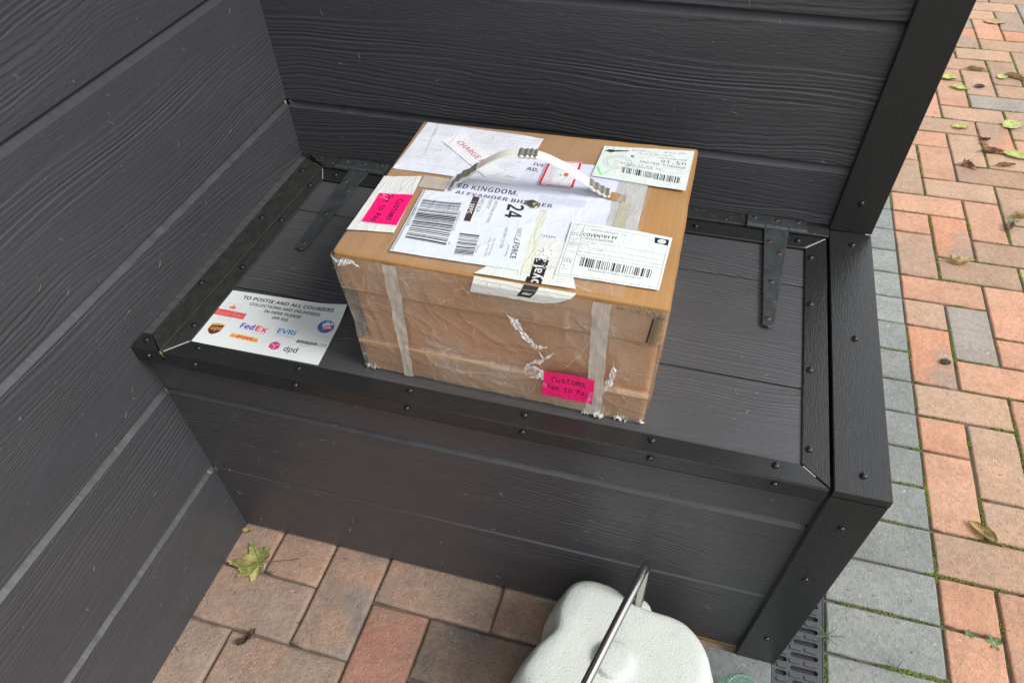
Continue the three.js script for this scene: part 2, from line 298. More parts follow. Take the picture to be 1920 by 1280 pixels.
// ================================================================ storage chest
const chest = thing('storage_chest', 'long charcoal clad storage chest with hinged lid, under the parcel', 'storage chest');
part('chest_body', rbox(0.965, 0.47, 0.5, 0.001).translate(0.484, 0.239, 0.262), darkMat, chest);
for (const [k, y0, y1] of [[0, 0.0, Gk[1]], [1, Gk[1], Gk[2]], [2, Gk[2], 0.5135]]) part(numbered('plank'), prism(boardProfile(y0, y1, k < 2), 0.9765, [0.0005, y0 + (k ? 0.001 : 0.008), D], X, Y, Z, GL, GH, [0.7, 0.15, 0.4][k], [0.02, 0.1, 0.05][k]), frontPlankMats[[3, 1, 3][k]], chest);
part('raw_edge', rbox(0.26, 0.008, 0.006, 0.001).translate(0.848, 0.0045, D - 0.001), rawMat, chest, 'sandy raw board edge along the foot of the chest');
{
  // fixed trims: right top piece, front corner piece, left strip, back strip
  const st = part('side_trim', slabPoly([[GX, 0.0145], [WX, 0.0145], [WX, FZ], [GX, FZ]], H, 0.0135, 'z'), trimMat, chest);
  rivet(st, 1.0115, H, 0.0501); rivet(st, 1.009, H, 0.2742); rivet(st, 1.0106, H, 0.5179);
  const ct = part('corner_trim', prism([[0, 0], [WX - GX, 0], [WX - GX, 0.0135], [WX - GX - 0.001, TT], [0.001, TT], [0, 0.0135]], H - 0.0145 - 0.003, [GX, 0.003, D], Y, X, Z, 0.24, 0.06), trimMat, chest);
  rivet(ct, 1.0087, 0.4515, FZ, 'z'); rivet(ct, 1.0064, 0.3105, FZ, 'z'); rivet(ct, 1.0068, 0.0966, FZ, 'z');
  part('side_panel', prism(boardProfile(0, 0.5, false), 0.52, [WX - 0.012, 0.004, 0.014], Z, Y, X, GL, GH), plankMats[2], chest);
  const mit = [[0.0165, 0.0], [0.062, 0.0355], [0.0497, 0.5465], [0.0165, 0.5165]];
  const ls = part('frame_strip', slabPoly([[0.0165, 0.0145], [0.0632, 0.0355], [0.0497, 0.547], [0.0155, 0.5175]], H, 0.02, 'z'), trimDustyMat, chest, 'dusty black strip fixed between lid and left wall');
  for (const [x, z] of [[0.0315, 0.06], [0.0314, 0.2137], [0.0245, 0.3962]]) rivet(ls, x, H, z);
  const fl = part('front_frame_strip', slabPoly([[0.0022, 0.5178], [0.0152, 0.5178], [0.0486, 0.5481], [0.001, 0.5481]], H, 0.028, 'x'), trimMat, chest, 'short corner piece of the black frame against the left wall');
  rivet(fl, 0.0175, H, 0.5312); rivet(fl, 0.026, H - 0.0135, 0.5481, 'z');
  part('filler_strip', prism([[0.001, -0.02], [0.016, -0.02], [0.016, 0], [0.001, -0.001]], 0.505, [0, H - 0.001, 0.012], Z, X, Y, 0.15, 0.02), ribMat, chest, 'ribbed grey filler strip against the left wall');
  part('back_frame_strip', slabPoly([[0.018, 0.0005], [0.9765, 0.0005], [0.9765, 0.034], [0.064, 0.034]], H, 0.02, 'x'), trimDustyMat, chest, 'dusty black strip fixed along the back wall');
  part('sealant', rbox(0.004, 0.027, 0.003, 0.0008).rotateZ(0.5).translate(0.0545, H - 0.013, 0.547), rawMat, chest, 'chipped brown edge at the lid corner');
}
// lid
const lidY = H - 0.0026, ZB = 0.0415, ZF = 0.5195;
const lid = part('lid', rbox(0.92, 0.02, 0.5, 0.001).translate(0.511, H - 0.0265, 0.293), darkMat, chest);
[[0.075, 0.1702], [0.1702, 0.3868], [0.3868, 0.5192]].forEach(([a, b], i) => {
  const p = [[a + 0.0012, -0.012], [b - 0.0006, -0.012], [b - 0.0006, -0.0015], [b - 0.0016, 0], [a + 0.0040, -0.0006], [a + 0.0012, -0.0022]];
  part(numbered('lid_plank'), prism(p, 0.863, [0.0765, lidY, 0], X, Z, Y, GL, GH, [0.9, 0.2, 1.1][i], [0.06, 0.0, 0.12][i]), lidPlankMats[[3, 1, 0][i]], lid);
});
{
  const a = [0.0655, ZB], b = [LX, ZB], c = [LX, FZ], d = [0.0515, FZ], g = 0.0012;
  const ia = [0.0815, 0.0755], ib = [0.9385, 0.0755], ic = [0.9385, 0.5188], id = [0.0815, 0.5165];
  const tb = part('trim_strip', slabPoly([[a[0] + g, a[1]], [b[0] - g * 2, b[1]], [ib[0] - g * 2, ib[1]], [ia[0] + g, ia[1]]], H, 0.016, 'x'), trimMat, lid);
  const tr = part('trim_strip', slabPoly([[b[0], b[1] + g * 2], [c[0], c[1] - g], [ic[0], ic[1] - g], [ib[0], ib[1] + g]], H + 0.0003, 0.016, 'z'), trimMat, lid);
  const tl = part('trim_strip', slabPoly([[ia[0], ia[1] + g], [id[0], id[1] - g], [d[0], d[1] - g * 2], [a[0], a[1] + g]], H, 0.016, 'z'), trimDustyMat, lid);
  const L1 = 0.9205;
  const tf = part('trim_strip', mergeGeometries([
    slabPoly([[id[0] + g, id[1]], [ic[0] - g, ic[1]], [c[0] - g, c[1]], [d[0] + g * 2, d[1]]], H, 0.003, 'x').deleteAttribute('normal'),
    slabPoly([[id[0] + 0.002, 0.531], [LX - 0.0005, 0.531], [c[0] - 0.0005, FZ - 0.0004], [d[0] + 0.001, FZ - 0.0004]], H - 0.0033, 0.0248, 'x').deleteAttribute('normal'),
  ]), trimMat, lid); tf.geometry.computeVertexNormals();
  for (const x of [0.1015, 0.2615, 0.4283, 0.59, 0.7567, 0.9084]) { rivet(tf, x, H, 0.527 + (x > 0.5 ? 0.002 : 0)); rivet(tf, x + 0.002, H - 0.0128, FZ - 0.0004, 'z'); }
  for (const z of [0.0993, 0.2149, 0.3536, 0.4935]) rivet(tr, 0.9475, H, z);
  for (const z of [0.1016, 0.2124, 0.345, 0.4865]) rivet(tl, 0.0685, H, z);
  for (const x of [0.1, 0.2, 0.762, 0.927]) rivet(tb, x, H, 0.0585);
  // pale sealant showing in the open mitres
  const bead = (x0, z0, x1, z1) => { const L = Math.hypot(x1 - x0, z1 - z0); part('mitre_sealant', rbox(L, 0.001, 0.0014, 0.0003).rotateY(-Math.atan2(z1 - z0, x1 - x0)).translate((x0 + x1) / 2, H - 0.0005, (z0 + z1) / 2), paleMat, lid); };
  bead(0.0545, 0.5455, 0.080, 0.5175); bead(0.9395, 0.0748, 0.9705, 0.0425); bead(0.9405, 0.5212, 0.955, 0.534); bead(0.0655, 0.043, 0.081, 0.0745);
}
// hinges
const hingeMat = new THREE.MeshStandardMaterial({ name: 'black hinge steel', map: trimDusty, color: new THREE.Color(1.9, 2.15, 2.4), roughness: 0.42, metalness: 0.15 });
const hscrewMat = new THREE.MeshStandardMaterial({ name: 'rusting screw', color: new THREE.Color(0.085, 0.06, 0.042), roughness: 0.45, metalness: 0.5 });
const slotMat = new THREE.MeshStandardMaterial({ name: 'screw recess', color: new THREE.Color(0.012, 0.01, 0.009), roughness: 0.8 });
const hscrewGeo = new THREE.LatheGeometry([[0, 0.0012], [0.003, 0.0011], [0.0044, 0.0002], [0.0046, -0.001]].map((p) => new THREE.Vector2(...p)), 14);
const crossGeo = mergeGeometries([new THREE.BoxGeometry(0.0048, 0.0004, 0.0011), new THREE.BoxGeometry(0.0011, 0.00042, 0.0048)]);
function hinge(x, label, tilt) {
  const y = H, poly = (p) => slabPoly(p, y + 0.0034, 0.0026, 'z', 0.24, 0.06, 0.0004);
  const h = part(numbered('hinge'), poly([[x - 0.048, 0.004], [x + 0.048, 0.004], [x + 0.048, 0.031], [x - 0.048, 0.031]]), hingeMat, chest, label);
  const stp = slabPoly([[x - 0.0195, 0.041], [x + 0.0195, 0.041], [x + 0.0085 + tilt, 0.279], [x + 0.005 + tilt, 0.2805], [x + 0.001 + tilt, 0.2835], [x - 0.003 + tilt, 0.2805], [x - 0.008 + tilt, 0.279]], y + 0.0034, 0.0026, 'z', 0.24, 0.06, 0.0004);
  part('strap', stp, hingeMat, h);
  for (const [x0, x1] of [[-0.048, -0.0195], [-0.0185, 0.0185], [0.0195, 0.048]]) part('knuckle', new THREE.CylinderGeometry(0.0052, 0.0052, x1 - x0, 12).rotateZ(Math.PI / 2).translate(x + (x0 + x1) / 2, y + 0.0036, 0.0365), hingeMat, h);
  for (const [dx, z] of [[-0.0365, 0.0115], [0, 0.013], [0.034, 0.0105], [-0.0095, 0.0755], [0.006, 0.104], [-0.001 + tilt * 0.5, 0.178], [-0.001 + tilt, 0.264]]) {
    const s = part('screw', hscrewGeo, hscrewMat, h); s.position.set(x + dx, y + 0.0036, z); s.rotation.y = rr(0, 3);
    const c = part('recess', crossGeo, slotMat, h); c.position.set(x + dx, y + 0.0048, z); c.rotation.y = s.rotation.y;
  }
}
hinge(0.1385, 'black tee hinge on the lid left of the parcel', 0.0005); hinge(0.892, 'black tee hinge on the lid right of the parcel', -0.0035);

// ================================================================ drain, slab
{
  const dr = thing('drain_channel', 'black slotted drain channel between doorstep slab and grey pavers', 'drain', [1.0838, 0, 0.5]);
  const plastic = new THREE.MeshStandardMaterial({ name: 'grey black plastic', color: new THREE.Color(0.045, 0.048, 0.052), roughness: 0.5, bumpMap: dirtB, bumpScale: 0.0004 });
  const s = new THREE.Shape(); s.moveTo(-0.0425, -0.3); s.lineTo(0.0415, -0.3); s.lineTo(0.0415, 0.3); s.lineTo(-0.0425, 0.3);
  const slot = (xa, xb, y, r = 0.0042) => { const h = new THREE.Path(); h.absarc(xb - r, y, r, -Math.PI / 2, Math.PI / 2, false); h.absarc(xa + r, y, r, Math.PI / 2, Math.PI * 1.5, false); return h; };
  const pads = [];
  for (let k = -11; k <= 11; k++) {
    const z = -0.0073 + k * 0.0253;                                   // offset from 0.5
    s.holes.push(slot(-0.013 + (k % 3 ? 0 : 0.004), 0.033, -z)); s.holes.push(slot(-0.0385, -0.0195, -(z + 0.0127)));
    for (const [xa, xb, zz] of [[0.0105, 0.0335, z + 0.0127], [-0.0150, 0.0055, z + 0.0127], [-0.036, -0.018, z]]) {
      const p = new THREE.Shape(); const r = 0.0033; p.absarc(xb - r, -zz, r, -Math.PI / 2, Math.PI / 2, false); p.absarc(xa + r, -zz, r, Math.PI / 2, Math.PI * 1.5, false);
      pads.push(new THREE.ExtrudeGeometry(p, { depth: 0.0008, bevelEnabled: true, bevelThickness: 0.0005, bevelSize: 0.0005, bevelSegments: 1, curveSegments: 6 }));
    }
  }
  const g = new THREE.ExtrudeGeometry(s, { depth: 0.005, bevelEnabled: true, bevelThickness: 0.0007, bevelSize: 0.0007, bevelOffset: -0.0007, bevelSegments: 1, curveSegments: 6 });
  g.rotateX(-Math.PI / 2); g.translate(0, -0.0062, 0);
  part('grate', boxUV(g, 0.1, 0.1, 'x'), plastic, dr);
  part('raised_pads', mergeGeometries(pads).rotateX(-Math.PI / 2).translate(0, 0.0006, 0), plastic, dr);
  for (const x of [-0.0432, 0.0425]) part('side_rail', rbox(0.0024, 0.03, 1.6, 0.0005).translate(x, -0.0148, -0.2), plastic, dr);
  part('channel_bed', new THREE.BoxGeometry(0.083, 0.002, 1.6).translate(0, -0.0072, -0.2), new THREE.MeshStandardMaterial({ name: 'wet drain bed', color: new THREE.Color(0.008, 0.008, 0.008), roughness: 0.6 }), dr);
  const slabM = new THREE.MeshStandardMaterial({ name: 'grey stone', map: tSlate, bumpMap: brickB, bumpScale: 0.0004, color: new THREE.Color(0.82, 0.84, 0.9), roughness: 0.8 });
  const sl = thing('doorstep_slab', 'smooth grey stone slab between chest foot and slotted drain', 'stone slab', [0.9, 0, 0.85]);
  part('slab', boxUV(rbox(0.276, 0.03, 0.612, 0.002).translate(0, -0.0095, 0), 0.4, 0.4, 'x'), slabM, sl);
}

// ================================================================ courier notice
const SANS = 'sans-serif';
// text laid from p to q (millimetres on the sheet), cap height ch
function txt(g, str, p, q, ch, o = {}) {
  const L = Math.hypot(q[0] - p[0], q[1] - p[1]);
  g.save(); g.translate(p[0], p[1]); g.rotate(Math.atan2(q[1] - p[1], q[0] - p[0])); if (o.skew) g.transform(1, 0, -o.skew, 1, 0, 0);
  g.font = `${o.style ?? ''} ${o.weight ?? 'normal'} 100px ${o.font ?? SANS}`; const w = g.measureText(str).width;
  g.scale(L / w, ch / 72); g.fillStyle = o.color ?? '#23242a'; g.textBaseline = 'alphabetic'; g.fillText(str, 0, 0);
  if (o.fat) { g.lineWidth = o.fat * 100; g.strokeStyle = g.fillStyle; g.lineJoin = 'round'; g.strokeText(str, 0, 0); }
  g.restore();
}
const poly = (g, pts, fill, stroke, lw) => { g.beginPath(); pts.forEach((p, i) => (i ? g.lineTo(...p) : g.moveTo(...p))); g.closePath(); if (fill) { g.fillStyle = fill; g.fill(); } if (stroke) { g.strokeStyle = stroke; g.lineWidth = lw; g.stroke(); } };
const rect = (g, x, y, w, h, f) => { g.fillStyle = f; g.fillRect(x, y, w, h); };
{
  const tex = canvasTex(1624, 936, (g) => {
    g.scale(8, 8); rect(g, 0, 0, 203, 117, '#e4eae9');
    const ink = '#121316';
    txt(g, 'TO POSTIE AND ALL COURIERS', [28.5, 15], [185, 15.6], 6.6, { fat: 0.06, color: ink });
    txt(g, 'COLLECTIONS AND DELIVERIES', [45.9, 25.6], [166.6, 26.6], 5.6, { fat: 0.055, color: ink });
    txt(g, 'IN HERE PLEASE', [76.5, 36.2], [139.2, 37], 5.6, { fat: 0.055, color: ink });
    txt(g, '(lift lid)', [95.7, 46.4], [121.8, 46.7], 5.2, { fat: 0.05, color: ink });
    // post office panel
    g.strokeStyle = '#cfa9b2'; g.lineWidth = 0.5; g.strokeRect(13, 28.4, 22.5, 14.5); g.strokeRect(15, 58, 20, 6);
    g.fillStyle = '#e0655a'; g.beginPath(); g.moveTo(18.5, 33); g.lineTo(21, 36); g.lineTo(24.3, 31); g.lineTo(27.6, 36); g.lineTo(30.4, 33); g.lineTo(29.3, 40); g.lineTo(19.5, 40); g.fill(); rect(g, 20, 38, 9, 1, '#f0c070'); rect(g, 23.6, 29.6, 1.4, 3, '#e08a4a');
    poly(g, [[1, 43], [53.4, 45.2], [54, 57.8], [1, 56.2]], '#e2545f');
    txt(g, 'Royal Mail', [4, 53.4], [51, 54.6], 7, { color: '#eb8d70', style: 'italic', fat: 0.02 });
    // brown shield
    g.save(); g.translate(23.4, 84.5); g.scale(1.08, 1); g.beginPath(); g.moveTo(-10, -9); g.quadraticCurveTo(0, -13.5, 10, -9.5); g.lineTo(10, 3); g.quadraticCurveTo(8, 10, 0, 13); g.quadraticCurveTo(-8, 10, -10, 3); g.closePath(); g.fillStyle = '#d99b4e'; g.fill(); g.beginPath(); g.moveTo(-9, -5); g.quadraticCurveTo(2, -7.5, 9, -8); g.lineTo(9, 3); g.quadraticCurveTo(7, 9, 0, 12); g.quadraticCurveTo(-7, 9, -9, 3); g.closePath(); g.fillStyle = '#4b3531'; g.fill(); g.restore();
    txt(g, 'ups', [15.6, 87.6], [33.2, 87], 8.4, { color: '#e3a055', weight: 'bold' });
    txt(g, 'Fed', [56, 74.6], [80.4, 75.2], 10.6, { color: '#5a45b8', weight: 'bold', fat: 0.03 });
    txt(g, 'Ex', [80.6, 75.2], [101.2, 75.6], 10.6, { color: '#f0536e', weight: 'bold', fat: 0.03 });
    g.strokeStyle = '#9b93b5'; g.lineWidth = 0.5; g.beginPath(); g.moveTo(81.5, 78.8); g.lineTo(100.5, 79); g.stroke();
    poly(g, [[52.5, 87.3], [96.5, 89], [98, 97.2], [52.4, 95.1]], '#f1b25a');
    txt(g, 'DHL', [61, 94.2], [90.5, 95], 5.4, { color: '#dd4b3b', weight: 'bold', style: 'italic', fat: 0.05 });
    g.strokeStyle = '#dd4b3b'; g.lineWidth = 0.5; for (const y of [0, 1.2, 2.4]) { g.beginPath(); g.moveTo(53.4, 91.6 + y); g.lineTo(60.2, 91.8 + y); g.stroke(); g.beginPath(); g.moveTo(90.6, 92.6 + y); g.lineTo(97, 92.8 + y); g.stroke(); }
    txt(g, 'EVRi', [115.5, 71.6], [146.6, 71.4], 9, { color: '#2f7cc6', style: 'italic', fat: 0.045 });
    txt(g, 'the new Hermes', [116, 76.3], [145.3, 76.3], 2.2, { color: '#3f86c8' });
    g.save(); g.translate(184.6, 44.6); g.fillStyle = '#2f6fb8'; g.beginPath(); g.arc(0, 0, 12.6, 0, 7); g.fill(); g.fillStyle = '#e4eae9'; g.beginPath(); g.ellipse(2, -3, 8.5, 8, 0.3, 0, 7); g.fill(); g.fillStyle = '#2f6fb8'; for (const [x, y, r] of [[-5, -8, 2.6], [4, -9, 2], [9, -2, 3], [-1, -11, 1.6]]) { g.beginPath(); g.ellipse(x, y, r, r * 0.75, 0.4, 0, 7); g.fill(); } g.fillStyle = '#e05a70'; g.beginPath(); g.moveTo(-8, 8); g.quadraticCurveTo(2, 2, 14, 1); g.lineTo(13, 3.6); g.quadraticCurveTo(3, 5, -7, 10.5); g.fill(); g.beginPath(); g.moveTo(-4, 1); g.quadraticCurveTo(3, -4, 7, -3); g.quadraticCurveTo(3, 0, -3, 3); g.fill(); g.restore();
    txt(g, 'amazon', [153.5, 83.6], [186.5, 83.4], 6.8, { color: '#121316', weight: 'bold', fat: 0.04 }); txt(g, '.com', [186.8, 83.4], [201.5, 83.2], 6.6, { color: '#3a3c40' });
    g.strokeStyle = '#e09a7a'; g.lineWidth = 0.8; g.beginPath(); g.moveTo(160.5, 86); g.quadraticCurveTo(168, 89.5, 176, 85.6); g.stroke();
    poly(g, [[117.6, 92.5], [125.5, 88.2], [134.2, 92.2], [133.8, 101.5], [127.2, 105.4], [118.4, 101]], '#cf4387'); g.strokeStyle = '#f0dce6'; g.lineWidth = 0.9; g.beginPath(); g.moveTo(118, 92.7); g.lineTo(126.4, 96.8); g.lineTo(134, 92.4); g.moveTo(126.4, 96.8); g.lineTo(127, 105); g.stroke();
    txt(g, 'dpd', [141.8, 103.2], [163.8, 102.8], 9.2, { color: '#333539', fat: 0.04 });
  });
  const sg = thing('courier_notice', 'white notice to couriers with delivery firm logos on the chest lid', 'notice', [0.0768, lidY, 0.3984]);
  const C = [[0.0788, 0.3984], [0.2747, 0.3907], [0.2846, 0.5138], [0.0775, 0.5158]].map(([x, z]) => [x - 0.0768, z - 0.3984]);
  const n = 24, pos = [], uv = [], ix = [], pos2 = [];
  for (let j = 0; j <= n; j++) for (let i = 0; i <= n; i++) {
    const s = i / n, t = j / n, B = (k) => (C[0][k] * (1 - s) + C[1][k] * s) * (1 - t) + (C[3][k] * (1 - s) + C[2][k] * s) * t;
    const curl = 0.006 * Math.pow(clamp((s - 0.72) / 0.28) * clamp((0.38 - t) / 0.38), 1.6);
    pos.push(B(0), 0.0011 + curl + 0.0003 * vn(s * 5, t * 4, 3), B(1)); uv.push(s, 1 - t);
    if (i < n && j < n) { const a = j * (n + 1) + i; ix.push(a, a + n + 1, a + 1, a + 1, a + n + 1, a + n + 2); }
  }
  const g = new THREE.BufferGeometry(); g.setAttribute('position', new THREE.Float32BufferAttribute(pos, 3)); g.setAttribute('uv', new THREE.Float32BufferAttribute(uv, 2)); g.setIndex(ix); g.computeVertexNormals();
  part('sheet', g, new THREE.MeshPhysicalMaterial({ name: 'laminated print', map: tex, roughness: 0.6, clearcoat: 0.35, clearcoatRoughness: 0.25, side: THREE.DoubleSide }), sg);
}

// ================================================================ parcel
const TOP = 0.7266, TX = (x, z) => TOP + 0.0006 * vn(x * 14, z * 14, 61) + 0.0004 * vn(x * 40, z * 40, 62) + 0.0004 * vn(x * 30, z * 30, 90) + 0.00022 * vn(x * 80, z * 70, 91);
const TLf = [0.3503, 0.7266, 0.5057], TRf = [0.7475, 0.7266, 0.5103], BLf = [0.3533, 0.5246, 0.4957], BRf = [0.7426, 0.5246, 0.5006];
const TLb = [0.3498, 0.7266, 0.1899], TRb = [0.7422, 0.7266, 0.1750], BLb = [0.3533, 0.5246, 0.196], BRb = [0.7386, 0.5246, 0.182];
const lerp3 = (a, b, t) => a.map((v, i) => v + (b[i] - v) * t);
const boxP = (s, t, d) => lerp3(lerp3(lerp3(TLf, TRf, s), lerp3(BLf, BRf, s), t), lerp3(lerp3(TLb, TRb, s), lerp3(BLb, BRb, s), t), d);   // s across, t down, d back
const parcel = thing('parcel', 'battered cardboard parcel wrapped in clear tape on the chest lid', 'parcel', [0.5465, 0.5246, 0.345]);
const PO = parcel.position;
const cardTex = colorTex(512, 512, (x, y) => { const f = 0.9 + 0.14 * fbm(x / 70, y / 70, 5, 4) + 0.05 * Math.sin(x / 512 * 6.2832 * 60) * 0.5 + 0.05 * (hash(x, y, 4) - 0.5); return [0.50 * f, 0.272 * f, 0.105 * f]; });
const cardFibre = bumpTex(256, 256, (x, y) => 0.5 + 0.3 * Math.sin(x / 256 * 6.2832 * 30) + 0.3 * hash(x, y, 5));
const cardMat = new THREE.MeshPhysicalMaterial({ name: 'brown cardboard', map: cardTex, bumpMap: cardFibre, bumpScale: 0.0002, roughness: 0.62, clearcoat: 0.5, clearcoatRoughness: 0.22 });
const cardDull = new THREE.MeshStandardMaterial({ name: 'brown cardboard under film', map: cardTex, color: new THREE.Color(1.12, 1.04, 0.98), bumpMap: cardFibre, bumpScale: 0.0002, roughness: 0.7 });
function cardboard(t0, t1, insL, insR, insF, insB, r, wob, seed) {     // a slab of the parcel between depths t0..t1 with soft edges
  const grid = (n, e) => { const a = [0, e * 0.3, e]; for (let i = 1; i < n; i++) a.push(e + (1 - 2 * e) * i / n); a.push(1 - e, 1 - e * 0.3, 1); return a; };
  const gs = grid(26, 0.014), gt = grid(10, 0.06), gd = grid(20, 0.016), pos = [], uv = [], ix = [];
  const put = (s, t, d) => {
    const P = boxP(s, t0 + (t1 - t0) * t, d), c = [clamp(s, 0.012, 0.988), clamp(t, 0.05, 0.95), clamp(d, 0.014, 0.986)];
    const Q = boxP(c[0], t0 + (t1 - t0) * c[1], c[2]), dir = V(P[0] - Q[0], P[1] - Q[1], P[2] - Q[2]), l = dir.length() || 1, m = Math.max(Math.abs(dir.x), Math.abs(dir.y), Math.abs(dir.z));
    const R = V(...Q).addScaledVector(dir, (m / l) * (1 + 0.12 * vn(s * 30 + d * 17, t * 9, seed)));
    R.x += insL * (1 - s) - insR * s; R.z += -insF * (1 - d) + insB * d;
    const N = 0.0011 * wob * fbm(R.x * 16 + R.y * 7, R.z * 16 + R.y * 9, seed, 3);
    return [R.x - PO.x + N, R.y - PO.y + N * 0.5, R.z - PO.z + N];
  };
  const sheet = (A, Bq, fn, uvf) => { const o = pos.length / 3; for (const b of Bq) for (const a of A) { pos.push(...put(...fn(a, b))); uv.push(...uvf(a, b)); } for (let j = 0; j < Bq.length - 1; j++) for (let i = 0; i < A.length - 1; i++) { const a = o + j * A.length + i; ix.push(a, a + 1, a + A.length, a + 1, a + A.length + 1, a + A.length); } };
  const h = (t1 - t0) * 0.5;
  sheet(gs, gt.map((v) => 1 - v), (a, b) => [a, b, 0], (a, b) => [a, b * h]); sheet(gs, gt, (a, b) => [a, b, 1], (a, b) => [a, b * h]);
  sheet(gs, gd, (a, b) => [a, 0, b], (a, b) => [a, b]); sheet(gs, gd.map((v) => 1 - v), (a, b) => [a, 1, b], (a, b) => [a, b]);
  sheet(gd, gt, (a, b) => [0, b, a], (a, b) => [a, b * h]); sheet(gd.map((v) => 1 - v), gt, (a, b) => [1, b, a], (a, b) => [a, b * h]);
  let g = new THREE.BufferGeometry(); g.setAttribute('position', new THREE.Float32BufferAttribute(pos, 3)); g.setAttribute('uv', new THREE.Float32BufferAttribute(uv, 2)); g.setIndex(ix);
  g.computeVertexNormals();
  return g;
}
const cardBack = cardMat.clone(); for (const m of [cardMat, cardDull]) m.side = THREE.DoubleSide;
part('box_lid', cardboard(0, 0.272, 0, 0, 0, 0, 0.004, 1, 3), cardMat, parcel);
part('box_body', cardboard(0.22, 0.80, 0.012, 0.005, 0.006, 0.004, 0.003, 1, 9), cardDull, parcel);
part('box_base', cardboard(0.735, 1, 0.0015, 0.001, -0.0015, 0.001, 0.004, 1.1, 15), cardMat, parcel);

// film: clear packing film with scratches and creases; transmission falls where the film is scuffed
function scuffs(seed, base, n, long) {
  return canvasTex(1024, 512, (g) => {
    g.fillStyle = `rgb(${base},${base},${base})`; g.fillRect(0, 0, 1024, 512); reseed(seed);
    for (let i = 0; i < 26; i++) { const x = rnd() * 1024, y = rnd() * 512, r = rr(40, 170), gr = g.createRadialGradient(x, y, 0, x, y, r), k = Math.round(base + rr(-52, 26)); gr.addColorStop(0, `rgba(${k},${k},${k},0.75)`); gr.addColorStop(1, `rgba(${k},${k},${k},0)`); g.fillStyle = gr; g.fillRect(0, 0, 1024, 512); }
    for (let i = 0; i < n; i++) {
      const cl = i % 9 === 0; if (cl) { scuffs.x = rnd() * 1024; scuffs.y = rnd() * 512; scuffs.a = rnd() < 0.6 ? rr(-0.3, 0.3) + (rnd() < 0.6 ? 1.4 : 0) : rnd() * 6.28; }
      const x = scuffs.x + rr(-46, 46), y = scuffs.y + rr(-36, 36), a = scuffs.a + rr(-0.4, 0.4) + (rnd() < 0.15 ? 1.5 : 0), L = rnd() < 0.1 ? rr(70, 220) * long : rr(6, 42), c = rr(-0.5, 0.5) * L * 0.22, k = Math.round(base * rr(0.05, 0.75));
      g.strokeStyle = `rgba(${k},${k},${k},${rr(0.35, 0.95)})`; g.lineWidth = rnd() < 0.08 ? rr(1.4, 2.6) : rr(0.35, 1.0); g.beginPath(); g.moveTo(x, y); g.quadraticCurveTo(x + Math.cos(a) * L / 2 - Math.sin(a) * c, y + Math.sin(a) * L / 2 + Math.cos(a) * c, x + Math.cos(a) * L, y + Math.sin(a) * L); g.stroke();
    }
  }, false);
}
const filmBump = bumpTex(512, 256, (x, y) => {
  const u = x / 512, v = y / 256; let r = 0;
  for (const [fx, fy, s, k] of [[7, 5, 1, 1], [15, 8, 2, 0.6], [31, 15, 3, 0.35], [60, 30, 4, 0.2]]) r += k * Math.pow(1 - Math.abs(vn(u * fx + 0.8 * vn(u * 5, v * 6, 8, 5), v * fy, s, fx)), 4);
  return r * 0.5;
});
const film = (name, seed, base, n, o = {}) => new THREE.MeshPhysicalMaterial({ name, color: new THREE.Color(0.92, 0.85, 0.75), transmission: 1, thickness: 0, transmissionMap: scuffs(seed, base, n, o.long ?? 1), roughness: o.rough ?? 0.1, bumpMap: filmBump, bumpScale: o.bump ?? 0.0024, side: THREE.DoubleSide, ior: 1.5 });
const filmFront = film('clear film over the front', 5, 216, 820), filmTop = film('clear film over the top', 6, 240, 120, { bump: 0.0016 }), filmSide = film('clear film over the ends', 7, 215, 260);
filmTop.color.set(1, 1, 1);
const tapeM = new THREE.MeshPhysicalMaterial({ name: 'milky tape', color: new THREE.Color(0.86, 0.84, 0.77), transmission: 1, thickness: 0, transmissionMap: scuffs(8, 140, 160, 1.5), roughness: 0.3, bumpMap: filmBump, bumpScale: 0.0004, side: THREE.DoubleSide });
const crinkleM = new THREE.MeshPhysicalMaterial({ name: 'crinkled film', color: new THREE.Color(0.95, 0.95, 0.95), transmission: 0.45, thickness: 0, roughness: 0.12, side: THREE.DoubleSide, clearcoat: 1, clearcoatRoughness: 0.05 });
